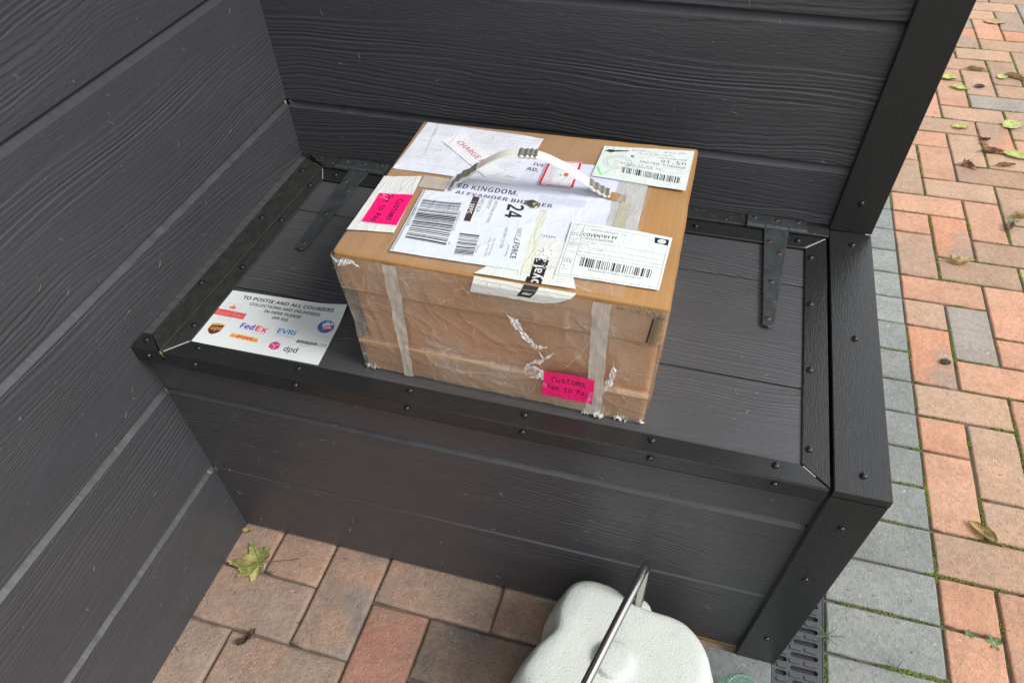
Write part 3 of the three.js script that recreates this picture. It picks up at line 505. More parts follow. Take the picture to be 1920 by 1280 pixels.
// a sheet given by a function of (a, b) in 0..1
function sheetGeo(nx, ny, fn, uvf = (a, b) => [a, 1 - b]) {
  const pos = [], uv = [], ix = [];
  for (let j = 0; j <= ny; j++) for (let i = 0; i <= nx; i++) { const p = fn(i / nx, j / ny); pos.push(p[0] - PO.x, p[1] - PO.y, p[2] - PO.z); uv.push(...uvf(i / nx, j / ny)); if (i < nx && j < ny) { const a = j * (nx + 1) + i; ix.push(a, a + nx + 1, a + 1, a + 1, a + nx + 1, a + nx + 2); } }
  const g = new THREE.BufferGeometry(); g.setAttribute('position', new THREE.Float32BufferAttribute(pos, 3)); g.setAttribute('uv', new THREE.Float32BufferAttribute(uv, 2)); g.setIndex(ix); g.computeVertexNormals();
  return g;
}
const crease = (s, t) => { let r = 0; for (const [a, b, c, d, k, w] of [[0.383, 0.33, 0.56, 0.58, 2.6, 0.012], [0.33, 0.03, 0.37, 0.1, 1.6, 0.008], [0.71, 0.12, 0.72, 0.43, 3, 0.012], [0.887, 0.38, 0.873, 0.76, 3.2, 0.016], [0.02, 0.02, 0.09, 0.5, 1.4, 0.01], [0.06, 0.1, 0.12, 0.95, 1.3, 0.008], [0.2, 0.5, 0.33, 0.62, 1.3, 0.01], [0.3, 0.84, 0.6, 0.9, 1.4, 0.01], [0.74, 0.45, 0.79, 0.62, 2, 0.01], [0.42, 0.45, 0.6, 0.52, 1, 0.014]]) { const vx = c - a, vy = d - b, u = clamp(((s - a) * vx + (t - b) * vy) / (vx * vx + vy * vy)), q = Math.hypot(s - a - vx * u, (t - b - vy * u) * 0.5); r += k * Math.exp(-Math.pow(q / w, 2)) * Math.sin(Math.PI * clamp(u * 0.9 + 0.05)); } return r * 0.001; };
const frontP = (s, t, off) => { const p = boxP(s, t, 0); return [p[0], p[1], p[2] + off]; };
part('film_wrap', sheetGeo(130, 70, (a, b) => { const t = 0.004 + b * 0.985; return frontP(a, t, 0.0036 - 0.0045 * sstep(0.262, 0.282, t) * sstep(0.735, 0.71, t) + crease(a, t) + 0.0012 * fbm(a * 9, t * 6, 70, 3) + 0.0006 * Math.abs(vn(a * 40, t * 18, 73))); }), filmFront, parcel, 'scuffed clear film over the parcel front');
part('film_wrap', sheetGeo(30, 40, (a, b) => { const p = boxP(0, 0.01 + b * 0.98, a); return [p[0] - 0.0022 - 0.001 * vn(a * 7, b * 9, 75) + 0.004 * Math.exp(-Math.pow((b - 0.5) / 0.2, 2)), p[1], p[2] + 0.002 * (1 - a)]; }), filmSide, parcel, 'clear film stretched over the left end');
part('film_wrap', sheetGeo(30, 40, (a, b) => { const p = boxP(1, 0.26 + b * 0.73, a); return [p[0] + 0.0015 + 0.001 * vn(a * 7, b * 9, 76), p[1], p[2]]; }), filmSide, parcel, 'clear film stretched over the right end');
part('film_wrap', sheetGeo(60, 50, (a, b) => { const x = 0.352 + a * 0.343, z = 0.193 + b * 0.312; return [x, TX(x, z) + 0.00235, z]; }, (a, b) => [a * 0.9, b * 0.9]), filmTop, parcel, 'clear film over the top papers');
const strip = (s0, s1, t0, s2, s3, t1, off, seed) => sheetGeo(8, 60, (a, b) => { const s = (s0 + (s1 - s0) * a) * (1 - b) + (s2 + (s3 - s2) * a) * b + 0.003 * vn(b * 13, a * 2, seed), t = t0 + (t1 - t0) * b; return frontP(s, t, off + crease(s, t) * 0.6 + 0.0008 * vn(a * 3, b * 22, seed)); });
part('tape_strip', strip(0.168, 0.212, 0.004, 0.149, 0.184, 0.985, 0.0062, 83), tapeM, parcel, 'milky tape strip down the left of the parcel front');
part('tape_strip', strip(0.79, 0.842, 0.004, 0.806, 0.853, 0.985, 0.0064, 84), tapeM, parcel, 'milky tape strip down the right of the parcel front');
// crumpled bits of torn film
function crumple(pts, w, seed, off = 0.007, amp = 0.004) {
  const c = new THREE.CatmullRomCurve3(pts.map(([s, t]) => V(...frontP(s, t, off))));
  return sheetGeo(9, 60, (a, b) => { const p = c.getPoint(b), k = Math.sin(Math.PI * clamp(b, 0.02, 0.98)) * (0.75 + 0.4 * vn(b * 9, 1, seed)), tg = c.getTangent(b); const n = V(tg.y, -tg.x, 0).normalize(); return [p.x + n.x * w * k * (a - 0.5), p.y + n.y * w * k * (a - 0.5), p.z + amp * k * (Math.abs(vn(b * 16 + a * 2, a * 3.2, seed + 2)) + 0.6 * vn(b * 40, a * 6, seed + 3))]; });
}
part('torn_film', crumple([[0.54, 0.214], [0.565, 0.262], [0.598, 0.365], [0.632, 0.44]], 0.013, 3), crinkleM, parcel, 'shiny torn ridge of film');
part('torn_film', crumple([[0.61, 0.43], [0.64, 0.437], [0.668, 0.428]], 0.007, 4), crinkleM, parcel);
part('torn_film', crumple([[0.601, 0.75], [0.598, 0.66], [0.622, 0.58], [0.655, 0.548], [0.637, 0.47]], 0.006, 5), crinkleM, parcel);
part('torn_film', crumple([[0.655, 0.55], [0.668, 0.515], [0.69, 0.462]], 0.005, 6), crinkleM, parcel);
part('torn_film', crumple([[0.60, 0.67], [0.622, 0.64], [0.645, 0.655], [0.65, 0.7], [0.625, 0.73], [0.603, 0.74]], 0.012, 7, 0.006), crinkleM, parcel);
part('torn_film', crumple([[0.872, 0.44], [0.875, 0.56], [0.862, 0.69], [0.845, 0.79]], 0.009, 8, 0.006, 0.003), crinkleM, parcel);
part('torn_film', crumple([[0.0, 0.01], [0.03, 0.05], [0.05, 0.02], [0.09, 0.06]], 0.01, 9, 0.005), crinkleM, parcel);
// frayed board edges and ragged tape ends
reseed(77);
const frayM = new THREE.MeshStandardMaterial({ name: 'frayed card', color: new THREE.Color(0.24, 0.17, 0.09), roughness: 1 }), ragM = new THREE.MeshPhysicalMaterial({ name: 'ragged tape', color: new THREE.Color(0.75, 0.74, 0.68), roughness: 0.4, transmission: 0.3, thickness: 0, side: THREE.DoubleSide });
const shred = (n, at, size, flat) => { const gs = []; for (let i = 0; i < n; i++) { const p = at(); const g = new THREE.TetrahedronGeometry(size * rr(0.5, 1.3), 0); g.scale(1, flat, rr(0.3, 0.8)); g.rotateZ(rr(0, 6)); g.rotateY(rr(0, 6)); g.translate(p[0] - PO.x, p[1] - PO.y, p[2] - PO.z); gs.push(g); } return mergeGeometries(gs); };
part('frayed_edge', shred(150, () => frontP(rr(0.86, 0.985), 0.03 + rr(-0.006, 0.014), rr(-0.001, 0.004)), 0.0021, 0.7), frayM, parcel, 'frayed grey brown board edge');
part('frayed_edge', shred(110, () => frontP(0.982 + rr(-0.012, 0.008), rr(0.03, 0.27), rr(-0.003, 0.003)), 0.0022, 0.7), frayM, parcel, 'frayed grey brown board edge');
part('ragged_tape', shred(26, () => frontP(rr(0.79, 0.86), 0.985 + rr(-0.02, 0.012), rr(0.002, 0.009)), 0.006, 0.25), ragM, parcel, 'ragged white tape ends under the parcel edge');
part('ragged_tape', shred(20, () => frontP(rr(0.9, 1.0), 0.985 + rr(-0.02, 0.012), rr(0, 0.006)), 0.0045, 0.3), ragM, parcel);
part('ragged_tape', shred(16, () => frontP(rr(-0.005, 0.05), 0.975 + rr(-0.03, 0.02), rr(0, 0.005)), 0.005, 0.3), ragM, parcel);
// split gap at the right of the lid flap
part('flap_gap', sheetGeo(2, 20, (a, b) => frontP(0.958 + a * 0.0045 - b * 0.006, 0.06 + b * 0.19, 0.0046)), darkMat, parcel, 'dark slit where the lid flap has split');
part('flap_edge', sheetGeo(6, 24, (a, b) => { const p = frontP(0.966 + a * 0.022 - b * 0.006, 0.055 + b * 0.205, 0.0042 + 0.0008 * Math.sin(Math.PI * a)); return p; }), frayM, parcel);
// lid lower edge and base upper edge: raised board rims
const rimM = new THREE.MeshStandardMaterial({ name: 'card rim', map: cardTex, color: new THREE.Color(0.92, 0.98, 1.1), roughness: 0.75 });
const rim = (pts, r) => new THREE.TubeGeometry(new THREE.CatmullRomCurve3(pts.map((p) => V(p[0] - PO.x, p[1] - PO.y, p[2] - PO.z))), 60, r, 6);
part('box_rim', rim([0, 0.15, 0.3, 0.45, 0.6, 0.75, 0.9, 0.995].map((s, i) => frontP(s, 0.727 + 0.012 * s + 0.004 * vn(i * 2.2, 0, 8) + (s > 0.5 ? 0.012 * (s - 0.5) * 2 : 0), 0.0018)), 0.0019), rimM, parcel);
part('box_rim', rim([0, 0.2, 0.4, 0.6, 0.8, 0.99].map((s) => frontP(s, 0.268, 0.0006)), 0.0014), rimM, parcel);

// ---- papers on the top (positions in millimetres across and along the lid)
const paper = (tex, o = {}) => new THREE.MeshPhysicalMaterial({ name: o.name ?? 'printed paper', map: tex, roughness: o.rough ?? 0.55, clearcoat: o.coat ?? 0.25, clearcoatRoughness: 0.25, side: THREE.DoubleSide, bumpMap: filmBump, bumpScale: o.bump ?? 0.0007, transmission: o.through ?? 0, thickness: 0 });
function topPaper(name, label, C, off, draw, o = {}) {
  const xs = C.map((p) => p[0]), zs = C.map((p) => p[1]), x0 = Math.min(...xs) - 2, x1 = Math.max(...xs) + 2, z0 = Math.min(...zs) - 2, z1 = Math.max(...zs) + 2, S = o.S ?? 6;
  const tex = canvasTex(Math.round((x1 - x0) * S), Math.round((z1 - z0) * S), (g) => { g.scale(S, S); g.translate(-x0, -z0); rect(g, x0, z0, x1 - x0, z1 - z0, o.ground ?? '#eceef0'); draw(g); });
  const B = (a, b, k) => (C[0][k] * (1 - a) + C[1][k] * a) * (1 - b) + (C[3][k] * (1 - a) + C[2][k] * a) * b;
  const bow = o.bow ?? [0, 0, 0, 0];                                  // how far the top, right, bottom and left edges bow out, mm
  const at = (a, b) => { const ba = 4 * a * (1 - a), bb = 4 * b * (1 - b); return [B(a, b, 0) + (bow[1] * a - bow[3] * (1 - a)) * bb, B(a, b, 1) + (bow[2] * b - bow[0] * (1 - b)) * ba]; };
  const geo = sheetGeo(28, 24, (a, b) => { const [x, z] = at(a, b).map((v) => v / 1000); let y = TX(x, z) + off / 1000 ; if (o.curl) y += o.curl(a, b); return [x, y, z]; }, (a, b) => { const [x, z] = at(a, b); return [(x - x0) / (x1 - x0), 1 - (z - z0) / (z1 - z0)]; });
  return part(name, geo, paper(tex, o), parcel, label);
}
const bars = (g, C, n, seed, alongV, ink = '#1f1d22') => {            // barcode in the quad C; bars run across its u (alongV) or down its v
  reseed(seed); const Q = (a, b) => [0, 1].map((k) => (C[0][k] * (1 - a) + C[1][k] * a) * (1 - b) + (C[3][k] * (1 - a) + C[2][k] * a) * b);
  let p = 0; const ws = []; while (p < n) { const w = [1, 1, 2, 1, 3][Math.floor(rnd() * 5)], sp = [1, 1, 2, 1, 3][Math.floor(rnd() * 5)]; ws.push([p, w]); p += w + sp; }
  for (const [s, w] of ws) { const a = s / p, b = (s + w) / p; poly(g, alongV ? [Q(0, a), Q(1, a), Q(1, b), Q(0, b)] : [Q(a, 0), Q(b, 0), Q(b, 1), Q(a, 1)], ink); }
};
const greek = (g, p, q, n, col = '#9aa0ae', h = 1.1) => { const L = Math.hypot(q[0] - p[0], q[1] - p[1]), ux = (q[0] - p[0]) / L, uz = (q[1] - p[1]) / L; g.strokeStyle = col; g.lineWidth = 0.35; g.beginPath(); for (let i = 0; i < n; i++) { if (rnd() < 0.17) continue; const t = (i + rnd() * 0.4) / n * L, x = p[0] + ux * t, z = p[1] + uz * t, k = h * rr(0.5, 1); g.moveTo(x, z); g.lineTo(x + rr(-0.3, 0.3), z - k); g.lineTo(x + L / n * 0.6, z - k * rr(0, 1)); } g.stroke(); };
const INK = '#2b2b33';
topPaper('address_sheet', 'bluish address sheet under the film', [[436, 246], [688, 250], [691, 421], [439, 428]], 1.0, (g) => {
  txt(g, 'TED KINGDOM.', [443, 342.6], [532.6, 342], 9.8, { color: INK, weight: 'bold' });
  txt(g, 'ALEXANDER BHINDER', [452, 357], [581, 358.4], 8, { color: INK, weight: 'bold' });
  txt(g, 'AD,', [526.7, 281.4], [544.6, 282.4], 8, { color: INK, weight: 'bold' }); txt(g, 'IVE', [532.2, 267.6], [548.5, 269], 6.4, { color: INK, weight: 'bold' });
  txt(g, '.com', [576, 418.9], [599.5, 419.6], 6.6, { color: '#8d93a8', weight: 'bold' });
  g.fillStyle = 'rgba(150,150,170,0.22)'; g.fillRect(436, 318, 160, 14); g.fillRect(560, 334, 60, 16);
}, { ground: '#e8edff', S: 4 });
topPaper('printed_form', 'upside down printed page under the film', [[356.8, 193.4], [531, 199.6], [524, 320.8], [352.6, 320.4]], 1.7, (g) => {
  reseed(5);
  for (const [z, a, b] of [[207, 440, 524], [216, 446, 522], [223, 446, 500], [230, 452, 522], [236.5, 470, 521], [243, 470, 521], [249, 476, 520], [268, 500, 521], [275, 496, 519], [282, 490, 519], [289, 496, 518]]) greek(g, [a, z + 1], [b, z + 1.4], Math.round((b - a) / 1.3));
  for (const [z, a, b] of [[214, 368, 377], [222, 372, 379], [231, 362, 379], [244, 364, 374], [222, 384, 400], [262, 386, 414], [281, 380, 410], [287, 372, 410], [291, 392, 410], [304, 380, 424], [304, 430, 470]]) greek(g, [a, z], [b, z + 0.6], Math.round((b - a) / 1.3));
  txt(g, 'Charge', [519, 302.6], [505, 302], 3.4, { color: '#6b7080' }); greek(g, [508, 296.5], [519, 296.5], 8);
  g.fillStyle = 'rgba(160,165,185,0.35)'; g.beginPath(); g.moveTo(371.5, 193); g.lineTo(374, 193); g.lineTo(383, 280); g.lineTo(380.5, 280); g.fill();
}, { ground: '#eff2fc', S: 6 });
topPaper('paper_slip', 'white slip with red italic lettering', [[394.8, 240.1], [416.9, 209.7], [504.5, 297], [480, 313.5]], 2.7, (g) => { txt(g, 'CHARGE PA', [414.8, 238.6], [473, 290.4], 8.2, { color: '#c3253e', style: 'italic', fat: 0.015 }); g.strokeStyle = 'rgba(120,125,140,0.5)'; g.lineWidth = 0.4; g.beginPath(); g.moveTo(466, 272); g.lineTo(446, 296); g.stroke(); }, { ground: '#eef0f6', S: 7, rough: 0.6, wave: 0.0003 });
topPaper('customs_sticker', 'white label behind the pink sticker on the top left', [[349.6, 342], [399, 331.4], [409.3, 455.8], [351.2, 464.6]], 2.9, (g) => { g.strokeStyle = 'rgba(150,150,150,0.25)'; g.lineWidth = 1.4; g.beginPath(); g.moveTo(385, 338); g.quadraticCurveTo(372, 352, 384, 368); g.stroke(); }, { ground: '#e6e6e3', S: 3, rough: 0.5 });
const PINK = '#ff1276';
topPaper('pink_sticker', 'fluorescent pink customs sticker on the parcel top', [[359.7, 381.2], [403.3, 375.9], [407.4, 442.4], [361.7, 445.2]], 3.5, (g) => { txt(g, 'Customs', [388, 388.6], [389.8, 436], 7.8, { color: '#26101c', font: 'monospace', fat: 0.05 }); txt(g, 'Fee to Pay', [371.4, 382], [372.6, 441], 7.6, { color: '#26101c', font: 'monospace', fat: 0.05 }); reseed(6); g.fillStyle = '#f0c8d4'; for (let i = 0; i < 16; i++) g.fillRect(362 + rnd() * 12, 380 + Math.pow(rnd(), 1.5) * 12, rr(0.5, 2.4), rr(0.5, 2)); }, { ground: PINK, S: 8, rough: 0.6, coat: 0.15 });
topPaper('backing_strip', 'greenish translucent strip beside the barcode label', [[563, 369.5], [578.6, 366], [588, 496], [573, 496]], 2.9, (g) => { txt(g, '56', [566, 373], [577, 372], 5, { color: '#c3c9b4' }); g.strokeStyle = '#a8aa9c'; g.lineWidth = 0.3; g.strokeRect(576, 478, 20, 12); }, { ground: '#dfe3d2', S: 4 });
topPaper('torn_label', 'torn white postal label folded over the front edge', [[580.4, 421], [611, 420.4], [643, 504], [526, 505]], 2.8, (g) => {
  poly(g, [[584, 461], [602.4, 462], [604, 509.5], [585.6, 509.8]], '#25232a'); txt(g, 'oyal', [600.5, 508], [598.8, 472], 11, { color: '#e6e6e2', weight: 'bold' });
  reseed(9); g.fillStyle = '#e8e8e6'; for (let i = 0; i < 60; i++) g.fillRect(581 + rnd() * 24, 448 + Math.pow(rnd(), 1.6) * 30, rr(0.5, 3), rr(0.4, 2.4)); g.fillStyle = '#33313a'; for (let i = 0; i < 36; i++) g.fillRect(584 + rnd() * 18, 443 + rnd() * 24, rr(0.4, 2), rr(0.3, 1.2));
  g.strokeStyle = '#77757c'; g.lineWidth = 0.4; g.beginPath(); g.moveTo(560, 472); g.lineTo(584, 474); g.moveTo(604, 473); g.lineTo(613, 474); g.lineTo(614, 494); g.stroke();
}, { ground: '#e4e6e3', S: 6 });
topPaper('barcode_label', 'large white barcode label with the number 24', [[412, 361], [567.4, 365.4], [574.9, 489.6], [418.3, 491.6]], 3.6, (g) => {
  g.strokeStyle = '#4a4650'; g.lineWidth = 0.7; g.beginPath(); g.moveTo(413.6, 360); g.lineTo(419.8, 490); g.stroke(); g.lineWidth = 0.35; g.beginPath(); g.moveTo(415.2, 362); g.lineTo(421, 489); g.stroke();
  bars(g, [[419, 382.1], [469.5, 378.7], [478.7, 468], [426.4, 466]], 96, 3, true); bars(g, [[487, 438.3], [511.1, 436.8], [515.8, 477.6], [492.9, 479.1]], 52, 4, true);
  const sm = { color: INK };
  txt(g, 'EM199911317GB', [415.4, 400], [419.3, 440], 3.0, sm); txt(g, 'EM199911317GB', [471.5, 397], [475.7, 437], 3.0, sm); txt(g, '24', [479.4, 457], [480.2, 463], 3.2, sm);
  txt(g, '*/+*024', [514, 455], [515.6, 470], 2.4, { color: '#5a5866' });
  poly(g, [[478.8, 360.2], [488, 361], [492, 413.9], [483.5, 414.1]], '#4b3c40'); rect(g, 479, 372, 11, 0.6, '#b5a8a8'); txt(g, 'SEPC', [480.9, 376.9], [483.3, 399], 5.4, { color: '#f0eeee', weight: 'bold' });
  txt(g, 'HP2 6LA', [490.4, 362.5], [492.3, 393], 5, { color: INK }); txt(g, 'DEPOT', [501.5, 362.8], [502.5, 383.4], 4, { color: '#4a4852' }); txt(g, 'MILTON KEYNES', [509.4, 363.9], [511.2, 411.9], 3.8, { color: '#4a4852' });
  txt(g, '24', [526.6, 365.9], [529.9, 395.8], 21, { color: INK, weight: 'bold' }); txt(g, 'EM199911317GB', [537.1, 414.9], [541, 455.1], 3.4, sm);
  txt(g, 'PARCEL', [551.6, 412], [553.4, 431], 5.6, { color: '#3a3842' }); txt(g, 'FORCE', [554.6, 440], [557.8, 471], 7.2, { color: '#3a3842', weight: 'bold' }); g.strokeStyle = '#3a3842'; g.lineWidth = 0.7; g.beginPath(); g.moveTo(553, 431); g.lineTo(559, 436); g.lineTo(553, 434); g.lineTo(556, 441); g.stroke(); txt(g, 'WORLDWIDE', [549.4, 447], [551, 469], 2.2, sm);
  txt(g, 'Consignation Date', [530.1, 439.3], [532.1, 472], 2.5, { color: '#5a5866' }); txt(g, 'Thu, 09 Oct 2025', [524.8, 440.6], [528.2, 475.2], 2.9, { color: '#4a4852' });
}, { ground: '#e4eaf4', S: 7, rough: 0.5, bow: [3, 0, 0, 0] });
topPaper('customs_label', 'white routing label with grid and barcode, front right of the parcel top', [[612.2, 382.1], [733.3, 387.7], [731, 484.1], [615, 486]], 3.5, (g) => {
  const ln = (...p) => { g.beginPath(); p.forEach((q, i) => (i ? g.lineTo(...q) : g.moveTo(...q))); g.stroke(); };
  g.strokeStyle = '#55535c'; g.lineWidth = 0.35; poly(g, [[615.5, 386.5], [729.9, 392.6], [728.6, 480.9], [617.9, 483]], null, '#55535c', 0.4); ln([628.2, 387], [631.9, 482.4]);
  for (const z of [400.1, 416.3, 430, 441.2, 454.4]) ln([616.2, z], [630, z]); for (const z of [418, 429, 437.5, 444]) ln([630, z], [729.4, z + 3]);
  txt(g, 'INTERCONNECT', [637.4, 396], [671, 397], 3.6, { color: '#44424a', font: 'serif' }); txt(g, 'CX', [675, 397.2], [680, 397.4], 3.4, { color: '#44424a', font: 'serif' });
  txt(g, 'To', [632, 396.5], [635, 396.6], 2.4, { color: '#66646c' }); txt(g, 'COVENTRY PF', [630.1, 408.4], [671.4, 406.4], 6, { color: '#2b2b33', weight: 'bold' }); txt(g, '(UNITED KINGDOM)', [630, 414.6], [667.3, 413.6], 4.2, { color: '#2b2b33' });
  txt(g, '0151', [615.7, 411], [628.4, 409.8], 6, { color: '#2b2b33' }); txt(g, '13.6', [618.6, 463], [628.4, 461.4], 5.4, { color: '#2b2b33' }); txt(g, 'kg', [619.6, 468.6], [622.6, 468.6], 2.6, { color: '#44424a' }); txt(g, '1', [621, 480], [622.4, 480], 3, { color: '#44424a' });
  txt(g, '18/09/25', [617.4, 428.6], [628.8, 428], 3, { color: '#44424a' }); txt(g, 'KM7100', [630.4, 426.4], [641, 426], 2.6, { color: '#44424a' }); reseed(3);
  for (const [a, z, b] of [[617, 390, 622], [617, 396, 626], [617, 405, 622], [618, 420, 624], [618, 424, 627], [619, 434, 624], [619, 445, 626], [620, 457, 625], [619, 474, 627], [631, 421.5, 648], [631, 433, 660], [631, 440.5, 648], [631, 447, 640], [705, 398.5, 712]]) greek(g, [a, z], [b, z], Math.round(b - a), '#77757c', 1.2);
  bars(g, [[637, 447.9], [720.6, 451.7], [720.1, 466.5], [637.7, 464.1]], 108, 8, false, '#3a3238'); txt(g, 'MTMARACBCVT ACKS0151001080136', [649, 470], [709.2, 471.6], 3, { color: '#44424a' });
  poly(g, [[713.3, 391.3], [729.9, 392.8], [729.9, 403.3], [714.1, 401.8]], '#1d1c22'); g.fillStyle = '#e6ecec'; g.beginPath(); g.ellipse(722.2, 397.4, 5, 4, 0, 0, 7); g.fill(); txt(g, 'MT', [719.6, 398.7], [724.6, 398.9], 2.8, { color: '#44424a' });
}, { ground: '#e7eeec', S: 8, bow: [1.5, 0, 0, 0] });
topPaper('postage_label', 'white postage label with barcode and green tick, back right of the parcel top', [[617, 200.6], [737.6, 186.3], [736.9, 285.3], [614.6, 278.3]], 3.2, (g) => {
  g.strokeStyle = '#6a6a72'; g.lineWidth = 0.4; g.beginPath(); g.ellipse(641.6, 238, 19, 17, 0, 0, 7); g.stroke(); g.beginPath(); g.ellipse(641.6, 238, 13.5, 12, 0, 0, 7); g.stroke(); reseed(4); for (let i = 0; i < 30; i++) { const a = i / 30 * 6.28; g.beginPath(); g.moveTo(641.6 + 15 * Math.cos(a), 238 + 13.4 * Math.sin(a)); g.lineTo(641.6 + 17 * Math.cos(a + 0.08), 238 + 15.4 * Math.sin(a + 0.08)); g.stroke(); }
  txt(g, '18', [638, 238], [643, 238], 4, { color: '#77757c' }); txt(g, '25', [637, 245], [642, 245], 4, { color: '#77757c' });
  g.fillStyle = '#3a3a40'; g.beginPath(); g.moveTo(619, 215); g.quadraticCurveTo(623, 205, 633, 208); g.lineTo(652, 205.4); g.lineTo(652, 207.8); g.lineTo(634, 212); g.quadraticCurveTo(628, 217, 622, 213); g.fill();
  txt(g, 'MALTAPOST p.l.c.', [655.5, 205], [690, 203.5], 3, { color: '#44424a', font: 'monospace' }); txt(g, '18 Jun 2025', [697, 201.6], [728, 197.6], 3.6, { color: '#44424a', font: 'monospace' }); txt(g, 'PO CO Foreign Parcel', [664, 211], [712, 207.4], 2.7, { color: '#44424a' }); txt(g, 'Total Postage Value', [690.5, 216], [730.7, 213.9], 3.2, { color: '#3a3842' });
  txt(g, '€', [655.9, 222.8], [662.6, 222], 6.2, { color: '#2b2b33', weight: 'bold' }); txt(g, '91.50', [696.5, 226.2], [730.9, 225.5], 7.2, { color: '#2b2b33', font: 'monospace' });
  txt(g, 'UNITED KINGDOM', [670.2, 231.8], [730.5, 235.2], 4.8, { color: '#33313a', font: 'monospace' }); txt(g, 'Weight 13,650 kg', [646, 240.4], [699.8, 244.6], 3.7, { color: '#33313a', font: 'monospace' }); txt(g, 'CP042940932MT', [653, 245], [690, 247.6], 2.6, { color: '#44424a' });
  bars(g, [[650.2, 248.6], [728.5, 256.6], [728.3, 271], [651.2, 262]], 92, 12, false, '#2f2a30');
  g.strokeStyle = '#7ef08c'; g.lineWidth = 3; g.lineJoin = 'round'; g.beginPath(); g.moveTo(618.5, 255); g.quadraticCurveTo(622, 268, 627.2, 274); g.stroke(); g.lineWidth = 1.6; g.beginPath(); g.moveTo(627.2, 274); g.lineTo(638, 256); g.stroke();
  g.strokeStyle = '#99979f'; g.lineWidth = 0.35; g.strokeRect(702, 239, 28, 9);
}, { ground: '#e4edea', S: 8, bow: [-0.5, 0, 0.6, 0] });
topPaper('ticket', 'white ticket with a red frame under the handle', [[551.7, 257.2], [596.1, 248.6], [597.6, 313.4], [551.3, 315.2]], 3.4, (g) => {
  g.strokeStyle = '#de2f45'; g.lineWidth = 3.2; g.beginPath(); g.moveTo(554, 258); g.lineTo(553.6, 313.6); g.stroke(); g.lineWidth = 1.3; g.beginPath(); g.moveTo(553, 313.4); g.lineTo(596, 311.6); g.moveTo(553.4, 258.6); g.lineTo(595, 250.6); g.stroke(); g.lineWidth = 3; g.beginPath(); g.moveTo(594.4, 250); g.lineTo(595, 268); g.moveTo(595.4, 292); g.lineTo(595.6, 312); g.stroke();
  g.fillStyle = '#f0662a'; g.fillRect(579.6, 281, 5.4, 8); rect(g, 574, 286, 2.4, 3, '#5aa8b8'); txt(g, '20/07/25', [566, 309], [565, 272], 5, { color: '#9aa0b0', style: 'italic' }); reseed(2); for (const z of [262, 268, 274]) greek(g, [558, z], [574, z], 10, '#aab', 1.4); g.strokeStyle = '#e6667a'; g.lineWidth = 0.5; for (let k = 0; k < 22; k++) { g.beginPath(); g.moveTo(557, 262 + k * 2.2); g.lineTo(559.4, 262.8 + k * 2.2); g.stroke(); }
}, { ground: '#e9e9f2', S: 7 });
const clearTape = tapeM.clone(); clearTape.name = 'clear wide tape'; clearTape.transmissionMap = scuffs(18, 196, 140, 1.5); clearTape.bumpScale = 0.0008;
part('under_strap', sheetGeo(4, 20, (a, b) => { const x = 0.662 + a * 0.013, z = 0.326 + b * 0.06; return [x, TX(x, z) + 0.0022, z]; }), new THREE.MeshStandardMaterial({ name: 'yellowed strap', color: new THREE.Color(0.66, 0.66, 0.55), roughness: 0.5 }), parcel, 'yellowed flat strap under the wide tape');
part('tape_strip', sheetGeo(8, 24, (a, b) => { const x = 0.653 + a * 0.038 + 0.002 * vn(b * 6, a, 5), z = 0.276 + b * 0.108; return [x, TX(x, z) + 0.0027 + 0.0002 * vn(a * 5, b * 12, 99), z]; }), clearTape, parcel, 'milky tape over the right handle end');
part('tape_strip', sheetGeo(6, 10, (a, b) => { const x = 0.402 + a * 0.036, z = 0.329 + b * 0.026; return [x, TX(x, z) + 0.0028, z]; }), tapeM, parcel, 'yellowed tape over the left handle end');
part('handle_flap', sheetGeo(6, 6, (a, b) => { const x = 0.643 + a * 0.024, z = 0.309 + b * 0.017 + a * 0.003; return [x, TX(x, z) + 0.0020 + 0.0016 * (1 - a), z]; }), cardMat, parcel, 'torn brown scrap under tape at the right handle end');

